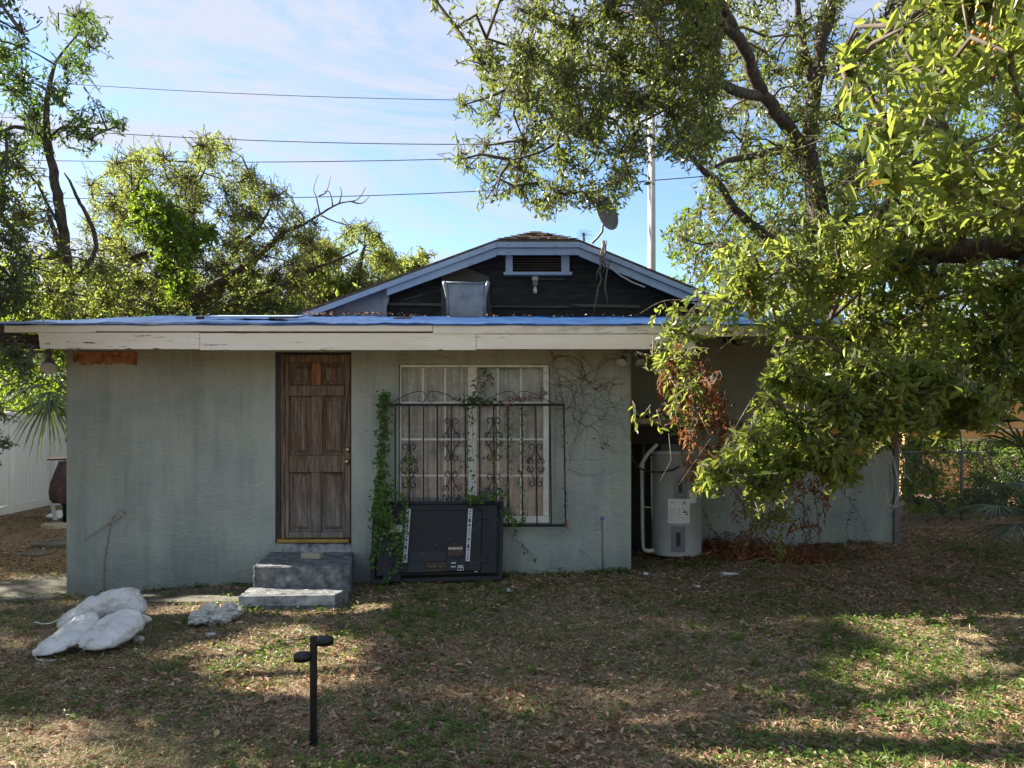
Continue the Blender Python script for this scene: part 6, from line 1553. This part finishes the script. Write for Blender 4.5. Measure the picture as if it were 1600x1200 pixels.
# ---- creepers on the house
def vine(root, path, d, LL, dens, spread, seed, mat, wander=6, rad=.004, name='leaf_mass', stem='twig', aspect=.75, out=.03, up=.4, hang=.35):
    r = np.random.default_rng(seed)
    pts = np.array([P(q[0], q[1], q[2] if len(q) > 2 else d) for q in path])
    seg = np.linalg.norm(np.diff(pts, axis=0), axis=1); Ltot = seg.sum()
    m = max(4, int(Ltot / .05)); t = np.linspace(0, Ltot, m); cum = np.concatenate([[0], np.cumsum(seg)])
    q = np.stack([np.interp(t, cum, pts[:, k]) for k in range(3)], 1)
    q[:, 0] += r.normal(0, 1, m) * .004 * wander * .3; q[:, 1] -= .005
    MB().tube(q, list(np.linspace(rad, rad * .4, m)), 4, jit=.1).build('stem', MT[stem], root)
    n = int(Ltot * dens)
    if n < 1: return
    tt = r.uniform(0, Ltot, n); p = np.stack([np.interp(tt, t, q[:, k]) for k in range(3)], 1)
    sp_ = spread if not callable(spread) else spread(tt / Ltot)
    p[:, 0] += r.normal(0, 1, n) * sp_; p[:, 2] += r.normal(0, 1, n) * spread * .6 if not callable(spread) else r.normal(0, 1, n) * .03
    p[:, 1] -= np.abs(r.normal(0, 1, n)) * out
    D_ = nrm(np.stack([r.normal(0, .8, n), -np.abs(r.normal(.4, .3, n)), r.normal(-hang, .5, n)], 1)); U_ = nrm(np.stack([r.normal(0, .3, n), -np.ones(n) * .8, np.ones(n) * up], 1))
    l = LL * r.uniform(.6, 1.2, n)
    V, Q, m_ = leaves(p, D_, U_, l, l * aspect, .15, .15, True)
    npmesh(name, V, Q, MT[mat], root, rnd=np.repeat(r.uniform(0, 1, n) ** 1.1, m_), kind='stuff')
cv = thing('green_creeper', tuple(P(600, 900, 7.9)), 'thick bright green creeper column climbing the wall left of the grille', 'vine')
vine(cv, [(588, 890, 7.85), (592, 850, 7.85), (596, 800, 7.95), (596, 740, 8.12), (600, 680, 8.14), (602, 612, 8.15)], 8.1, .042, 560, .030, 201, 'vineleaf', out=.05)
vine(cv, [(598, 812, 7.85), (601, 780, 7.9), (605, 760, 8.0)], 7.9, .045, 620, .055, 202, 'vineleaf', out=.05)
vine(cv, [(628, 770, 7.92), (632, 790, 7.86), (630, 830, 7.76), (628, 860, 7.7), (622, 885, 7.66), (606, 905, 7.64), (592, 912, 7.62)], 7.9, .034, 150, .020, 203, 'vineleaf', wander=3, out=.02)
vine(cv, [(590, 800, 7.84), (610, 810, 7.82), (618, 840, 7.76), (622, 862, 7.72)], 7.8, .036, 330, .045, 204, 'vineleaf', out=.03)
vine(cv, [(580, 826, 7.82), (592, 818, 7.82)], 7.8, .04, 60, .01, 205, 'vineleaf')
gv = thing('grille_creeper', tuple(P(740, 900, 8)), 'leafy creeper strands twining up through the window grille bars', 'vine')
vine(gv, [(735, 790), (728, 770), (731, 740), (730, 690), (733, 650), (738, 620)], 8.02, .042, 55, .03, 211, 'vineleaf', aspect=.55)
vine(gv, [(738, 640), (742, 615), (748, 590), (752, 575), (765, 590), (766, 605)], 8.0, .062, 60, .035, 212, 'darkleaf', aspect=.36, hang=.5)
vine(gv, [(712, 626), (730, 624), (755, 626), (778, 628)], 7.99, .055, 130, .03, 213, 'darkleaf', aspect=.38)
vine(gv, [(736, 640), (740, 660), (737, 700), (741, 730), (735, 775)], 8.0, .052, 18, .03, 214, 'vineleaf', aspect=.4)
for x, sd_, de in ((771, 221, 70), (794, 222, 80), (815, 223, 75)):
    vine(gv, [(x + 6, 812), (x - 2, 780), (x, 740), (x + 3, 700), (x, 665), (x + 4, 636)], 8.03, .03, de, .022, sd_, 'vineleaf', aspect=.6)
vine(gv, [(730, 780), (745, 776), (770, 772), (790, 775)], 7.98, .045, 120, .03, 224, 'vineleaf')
vine(gv, [(752, 785), (748, 775), (740, 778)], 7.9, .045, 120, .03, 225, 'brightleaf')
vine(gv, [(640, 770), (642, 740), (640, 720), (650, 700)], 8.02, .035, 90, .03, 226, 'vineleaf')
vine(gv, [(788, 790), (795, 812), (805, 818), (818, 810)], 8.02, .04, 130, .03, 227, 'vineleaf')
vine(gv, [(800, 822, 8.1), (806, 832, 8.15), (798, 842, 8.17), (820, 852, 8.17), (838, 880, 8.18)], 8.1, .03, 22, .02, 228, 'darkleaf')
dv_ = thing('dry_creeper', tuple(P(900, 700, 8.1)), 'brown leafless creeper spread over the wall right of the grille', 'vine')
vine(dv_, [(779, 629), (800, 625), (820, 622), (840, 620), (858, 612)], 8.0, .045, 120, .03, 231, 'redleaf', aspect=.4)
vine(dv_, [(885, 828), (884, 780), (882, 720), (881, 680), (879, 640), (874, 600), (866, 560), (860, 550)], 8.08, .03, 60, .012, 232, 'redleaf', aspect=.5)
rr = random.Random(12)
b = MB()
def wander(x, y, a, n, L_, sp=.35, branch=.12, rad=.003):
    pts = [P(x, y, 8.185)]
    for k in range(n):
        a += rr.gauss(0, sp); x += math.cos(a) * L_; y += math.sin(a) * L_
        if y < 550 or x > 982 or x < 560: break
        pts.append(P(x, y, 8.187 - rr.random() * .01))
        if rr.random() < branch and n > 4: wander(x, y, a + rr.choice([-1, 1]) * .8, n // 2, L_, sp, branch, rad * .7)
    if len(pts) > 2: b.tube(pts, list(np.linspace(rad, rad * .4, len(pts))), 4)
for q in [(866, 560, .3), (870, 600, .1), (868, 580, .6), (940, 560, 2.2), (978, 590, 2.7), (975, 600, 2.9), (960, 600, 1.9), (905, 560, 1.2), (868, 640, -.5), (900, 600, 1.0), (950, 640, 1.7), (930, 580, 2.6), (870, 575, 0.0), (860, 556, 0.2), (960, 560, 2.9), (900, 552, .4)]:
    wander(*q, 16, 8)
for q in [(620, 553, .1), (680, 556, 0), (760, 556, .1), (905, 860, 0.4)]: wander(*q, 9, 10, .2, .05, .002)
b.build('dead_stems', MT['twig'], dv_, kind='stuff')
vine(dv_, [(898, 576), (912, 590), (928, 600), (950, 610)], 8.17, .05, 26, .05, 233, 'redleaf', aspect=.45)
vine(dv_, [(935, 690), (945, 700), (950, 690), (948, 678)], 8.16, .05, 22, .05, 234, 'deadleaf', aspect=.4)
lv = thing('dead_wall_vine', tuple(P(165, 925, 8.1)), 'dead beaded vine stem looping up the left wall', 'vine')
vine(lv, [(163, 928), (163, 890), (167, 860), (172, 830), (176, 812), (184, 800), (192, 795), (195, 800), (188, 810), (172, 818), (150, 832), (130, 845)], 8.18, .016, 75, .006, 241, 'litter', rad=.0035, out=.006, wander=1)
rv = thing('wall_creeper', tuple(P(1325, 850, 9.3)), 'thin dark creeper climbing the shaded wall near the right corner', 'vine')
vine(rv, [(1325, 850), (1322, 820), (1330, 790), (1328, 770)], 9.3, .04, 45, .04, 251, 'darkleaf', aspect=.5)
vine(rv, [(1270, 720), (1310, 760), (1340, 800), (1362, 850)], 9.36, .025, 30, .01, 252, 'darkleaf', aspect=.5)
hv = thing('heater_vine', tuple(P(1105, 850, 9.2)), 'dark beaded vine on the wall just right of the water heater', 'vine')
vine(hv, [(1096, 790), (1103, 812), (1112, 828), (1128, 842)], 9.3, .03, 70, .01, 253, 'darkleaf', aspect=.5)
sb_ = thing('shrub', (8.4, 12.9, .25), 'dark tangled shrub behind the chain link fence at the right', 'shrub')
tt = sample([(1405, 690), (1640, 686), (1640, 800), (1410, 790)], 620, 12.6, 14.5, 1.6, -.35, 97)
foliage(sb_, tt, .5, None, MT['darkleaf'], 9, .11, .05, .35, .2, 97, False, filt=False, crown='foliage')
tt = sample([(1420, 590), (1640, 560), (1640, 660), (1560, 640), (1500, 650), (1430, 640)], 260, 12.6, 14.5, 1.6, -.2, 98)
foliage(sb_, tt, .5, None, MT['darkleaf'], 9, .11, .05, .35, .2, 98, False, filt=False, crown='foliage')
# weeds over the chain link fence
cw = thing('fence_weeds', (7, 12.4, .3), 'mixed dry and green weeds tangled through the chain link fence', 'weeds')
tt = sample([(1400, 700), (1620, 690), (1620, 810), (1410, 800)], 420, 11.6, 13.2, 1.5, -.3, 95)
foliage(cw, tt, .6, None, MT['brightleaf'], 8, .07, .04, .3, .2, 95, False, filt=False, crown='foliage')
tt = sample([(1480, 700), (1700, 700), (1700, 790), (1500, 800)], 320, 14, 16.5, 1.5, -.3, 96)
foliage(cw, tt, .6, None, MT['deadleaf'], 8, .10, .05, .3, .2, 96, False, filt=False, crown='dead_leaves')

# ------------------------------------------------------------------ grass, litter, weeds
r = np.random.default_rng(500)
def yard(n, bias=1.6, dmax=10.5, dmin=3.2):
    u = r.uniform(0, 1, n); d = (dmin ** (2 - bias) + u * (dmax ** (2 - bias) - dmin ** (2 - bias))) ** (1 / (2 - bias))
    px = r.uniform(-110, 1710, n); x = (px - 800) / FPX * d
    k = ~((x > XL - .02) & (x < XR + .01) & (d > WD - .02)) & ~((x >= XR) & (x < 4.95) & (d > 9.38)) & ~((x > -2.62) & (x < -1.6) & (d > 6.86))
    return x[k], d[k]
def field(x, y, s, sd):
    return clumpf(np.stack([x, y, x * 0], 1), s, sd)
# dead and green grass blades lying and leaning
x, y = yard(270000, 1.75)
k = field(x, y, 2.0, 3) + r.normal(0, .5, len(x)) > -.75
k &= ~((y > 7.2) & (r.uniform(0, 1, len(x)) < .5))
x, y = x[k], y[k]; n = len(x)
th = r.uniform(0, 6.28, n); el = np.clip(r.normal(.22, .28, n), -.05, 1.2)
green = np.clip(.5 + .55 * field(x, y, 1.3, 8) + .3 * field(x, y, 4, 9) - .25 * (x > .2) * (y > 6.5), 0, 1)
isg = r.uniform(0, 1, n) < green * .48
D_ = np.stack([np.cos(th) * np.cos(el), np.sin(th) * np.cos(el), np.sin(el) + isg * .35], 1)
l = r.uniform(.022, .065, n) * (1 + .25 * (y - 3.5) / 4)
wdt = r.uniform(.0022, .0046, n) * (1 + .28 * np.maximum(0, y - 3.5))
V, Q, m = leaves(np.stack([x, y, gz(x, y) + r.uniform(-.002, .010, n)], 1), D_, np.tile([0, 0, 1.], (n, 1)) + r.normal(0, .3, (n, 3)), l, wdt, .1, .25, False)
npmesh('grass', V, Q, MT['grass'], rnd=np.where(isg, r.uniform(.76, 1, n), r.uniform(0, .66, n)), label='thin dry and green lawn grass covering the yard', cat='grass', kind='stuff')
# taller grass tufts
x, y = yard(1500, 1.5, 9.0)
k = field(x, y, 1.7, 41) + r.normal(0, .4, len(x)) > .35
x, y = x[k], y[k]; n = len(x); kk = 26
X = np.repeat(x, kk) + r.normal(0, .022, n * kk); Y = np.repeat(y, kk) + r.normal(0, .022, n * kk)
th = r.uniform(0, 6.28, n * kk); el = r.uniform(.3, 1.35, n * kk)
D_ = np.stack([np.cos(th) * np.cos(el), np.sin(th) * np.cos(el), np.sin(el)], 1)
l = np.repeat(r.uniform(.035, .10, n), kk) * r.uniform(.6, 1.1, n * kk)
V, Q, m = leaves(np.stack([X, Y, gz(X, Y)], 1), D_, np.tile([0, 0, 1.], (n * kk, 1)) + r.normal(0, .3, (n * kk, 3)), l, .0042, .1, .35, False)
npmesh('grass_tufts', V, Q, MT['grass'], rnd=np.where(np.repeat(r.uniform(0, 1, n) < .75, kk), r.uniform(.78, 1, n * kk), r.uniform(.2, .66, n * kk)), label='taller green and straw coloured grass tufts dotted over the lawn', cat='grass', kind='stuff')
# fallen leaves
x, y = yard(100000, 1.55, 11)
den = .38 + .35 * field(x, y, 1.1, 21) + .35 * (y > 6.6) * (x > -2) + .35 * (x > 1.5) * (y > 6.3)
k = r.uniform(0, 1, len(x)) < np.clip(den, .08, 1)
x, y = x[k], y[k]
# more behind the left corner and beyond the right one
xa = np.concatenate([r.uniform(-9, -5, 9000), r.uniform(5, 9, 9000)]); ya = np.concatenate([r.uniform(9, 15, 9000), r.uniform(8.6, 12.5, 9000)])
x = np.concatenate([x, xa]); y = np.concatenate([y, ya]); n = len(x)
th = r.uniform(0, 6.28, n)
l = r.uniform(.018, .048, n) * (1 + .75 * (r.uniform(0, 1, n) > .86))
D_ = np.stack([np.cos(th), np.sin(th), r.normal(.05, .3, n)], 1)
V, Q, m = leaves(np.stack([x, y, gz(x, y) + r.uniform(.002, .016, n)], 1), D_, np.stack([r.normal(0, .4, n), r.normal(0, .4, n), np.ones(n)], 1), l, l * r.uniform(.3, .5, n), .28, .18, True)
npmesh('leaf_litter', V, Q, MT['litter'], rnd=np.repeat(np.clip(r.uniform(0, 1, n), 0, .985) + (r.uniform(0, 1, n) > .9975), m).clip(0, 1), label='brown fallen leaves scattered over the yard', cat='fallen leaves', kind='stuff')
# broad leaved weeds in small rosettes
x, y = yard(12500, 1.4, 9.5)
w_ = field(x, y, 1.5, 31) + .5 * ((x > -1.3) & (x < 1.3) & (y > 6.4) & (y < 7.5)) + .10 * ((x > .8) & (y < 6)) - .6 * (x < -.9)
k = w_ * .8 + r.normal(0, .55, len(x)) > .36
x, y = x[k], y[k]
bx2 = np.concatenate([r.uniform(-2.8, -1.5, 26), r.uniform(-1.6, -.1, 40), r.uniform(-.6, 1.3, 60), r.uniform(1.3, 2.4, 60), r.uniform(-4.9, -2.7, 30)]); by2 = np.concatenate([r.uniform(6.6, 6.85, 26), r.uniform(7.3, 7.68, 40), r.uniform(8.0, 8.17, 60), r.uniform(8.0, 8.5, 60), r.uniform(8.05, 8.17, 30)])
x = np.concatenate([x, bx2]); y = np.concatenate([y, by2]); n = len(x)
k = 13; hgt_ = r.uniform(.012, .065, n)
X = np.repeat(x, k) + r.normal(0, .026, n * k); Y = np.repeat(y, k) + r.normal(0, .026, n * k)
Z = gz(X, Y) + np.repeat(hgt_, k) * r.uniform(.1, 1, n * k)
th = r.uniform(0, 6.28, n * k)
D_ = np.stack([np.cos(th), np.sin(th), r.normal(.3, .35, n * k)], 1)
l = r.uniform(.014, .040, n * k)
V, Q, m = leaves(np.stack([X, Y, Z], 1), D_, np.stack([r.normal(0, .35, n * k), r.normal(0, .35, n * k), np.ones(n * k)], 1), l, l * .62, .15, .15, True)
npmesh('ground_weeds', V, Q, MT['weed'], rnd=np.repeat(np.clip(np.repeat(r.uniform(0, .7, n), k) + r.uniform(0, .3, n * k), 0, 1), m), label='low green broad leaved weeds sprouting through the lawn', cat='weeds', kind='stuff')
# dead leaf drift at the foot of the right wall
n = 3400; x = r.normal(2.9, .55, n); y = r.uniform(8.3, 9.36, n); z = gz(x, y) + np.abs(r.normal(0, .07, n)) * np.exp(-((x - 2.7) / .6) ** 2) * (y - 8.0)
th = r.uniform(0, 6.28, n); l = r.uniform(.04, .08, n)
V, Q, m = leaves(np.stack([x, y, z + .01], 1), np.stack([np.cos(th), np.sin(th), r.normal(0, .6, n)], 1), np.stack([r.normal(0, .5, n), r.normal(0, .5, n), np.ones(n)], 1), l, l * .42, .3, .2, True)
npmesh('leaf_drift', V, Q, MT['deadleaf'], rnd=np.repeat(r.uniform(0, .95, n) ** 1.6, m), label='drift of rusty dead leaves at the foot of the right wall', cat='fallen leaves', kind='stuff')
# debris on the tarp
n = 150; x = np.concatenate([r.uniform(-3.3, -1.9, 90), r.uniform(-3, 4, 60)]); y = np.concatenate([r.uniform(11.4, 11.85, 90), r.uniform(9.5, 11.8, 60)]); th = r.uniform(0, 6.28, n); l = r.uniform(.03, .07, n)
V, Q, m = leaves(np.stack([x, y, rz(y) + .05 + (np.arange(n) < 90) * r.uniform(0, .03, n)], 1), np.stack([np.cos(th), np.sin(th), r.normal(0, .3, n)], 1), np.tile([0, 0, 1.], (n, 1)) + r.normal(0, .4, (n, 3)), l, l * .45, .3, .2, True)
npmesh('roof_litter', V, Q, MT['litter'], rnd=np.repeat(r.uniform(.2, .97, n), m), label='dead leaves gathered on the tarp at the foot of the gable', cat='fallen leaves', kind='stuff')
# fallen sticks
for k, (l, lb) in enumerate((([(1222, 1160), (1255, 1172), (1285, 1190), (1310, 1210)], 'long straw coloured stalk lying at the bottom centre right'), ([(1395, 1088), (1430, 1102)], 'short pale stalk in the shaded grass at right'), ([(1418, 1026), (1421, 1048)], 'short pale upright stake at the edge of the sunlit patch'),
                             ([(280, 1167), (345, 1158)], 'thin tan stick lying left of the path light'), ([(1085, 1054), (1112, 1066)], 'small pale twig in the middle right lawn'), ([(728, 1136), (770, 1128)], 'short grey stick right of the path light'), ([(735, 1130), (700, 1140), (680, 1139)], 'thin bent grey twig beside the short grey stick'),
                             ([(345, 1050), (358, 1034), (372, 1024)], 'bent pale twig in the sunlit patch under the concrete chunk'), ([(1195, 1120), (1212, 1142)], 'small straight pale twig at the lower right lawn'), ([(625, 1148), (655, 1148), (680, 1156), (690, 1166)], 'curved straw strand right of the path light'))):
    pts = []
    for a, c_ in l:
        d = FPX * CAMZ / (c_ - HOR)
        x = (a - 800) / FPX * d; z = g1(x, d)
        d = FPX * (CAMZ - z) / (c_ - HOR); x = (a - 800) / FPX * d
        pts.append((x, d, g1(x, d) + .02 + (.09 if k == 2 and c_ == 1026 else 0)))
    if k == 2: pts[0] = (pts[1][0] - .01, pts[1][1] + .02, pts[1][2] + .09)
    MB().tube(pts, .0035 if k not in (0, 2) else .005, 5, jit=.15).build('fallen_stick', MT['pale_twig'], None, lb, cat='stick')
print('leaf faces', ntri)
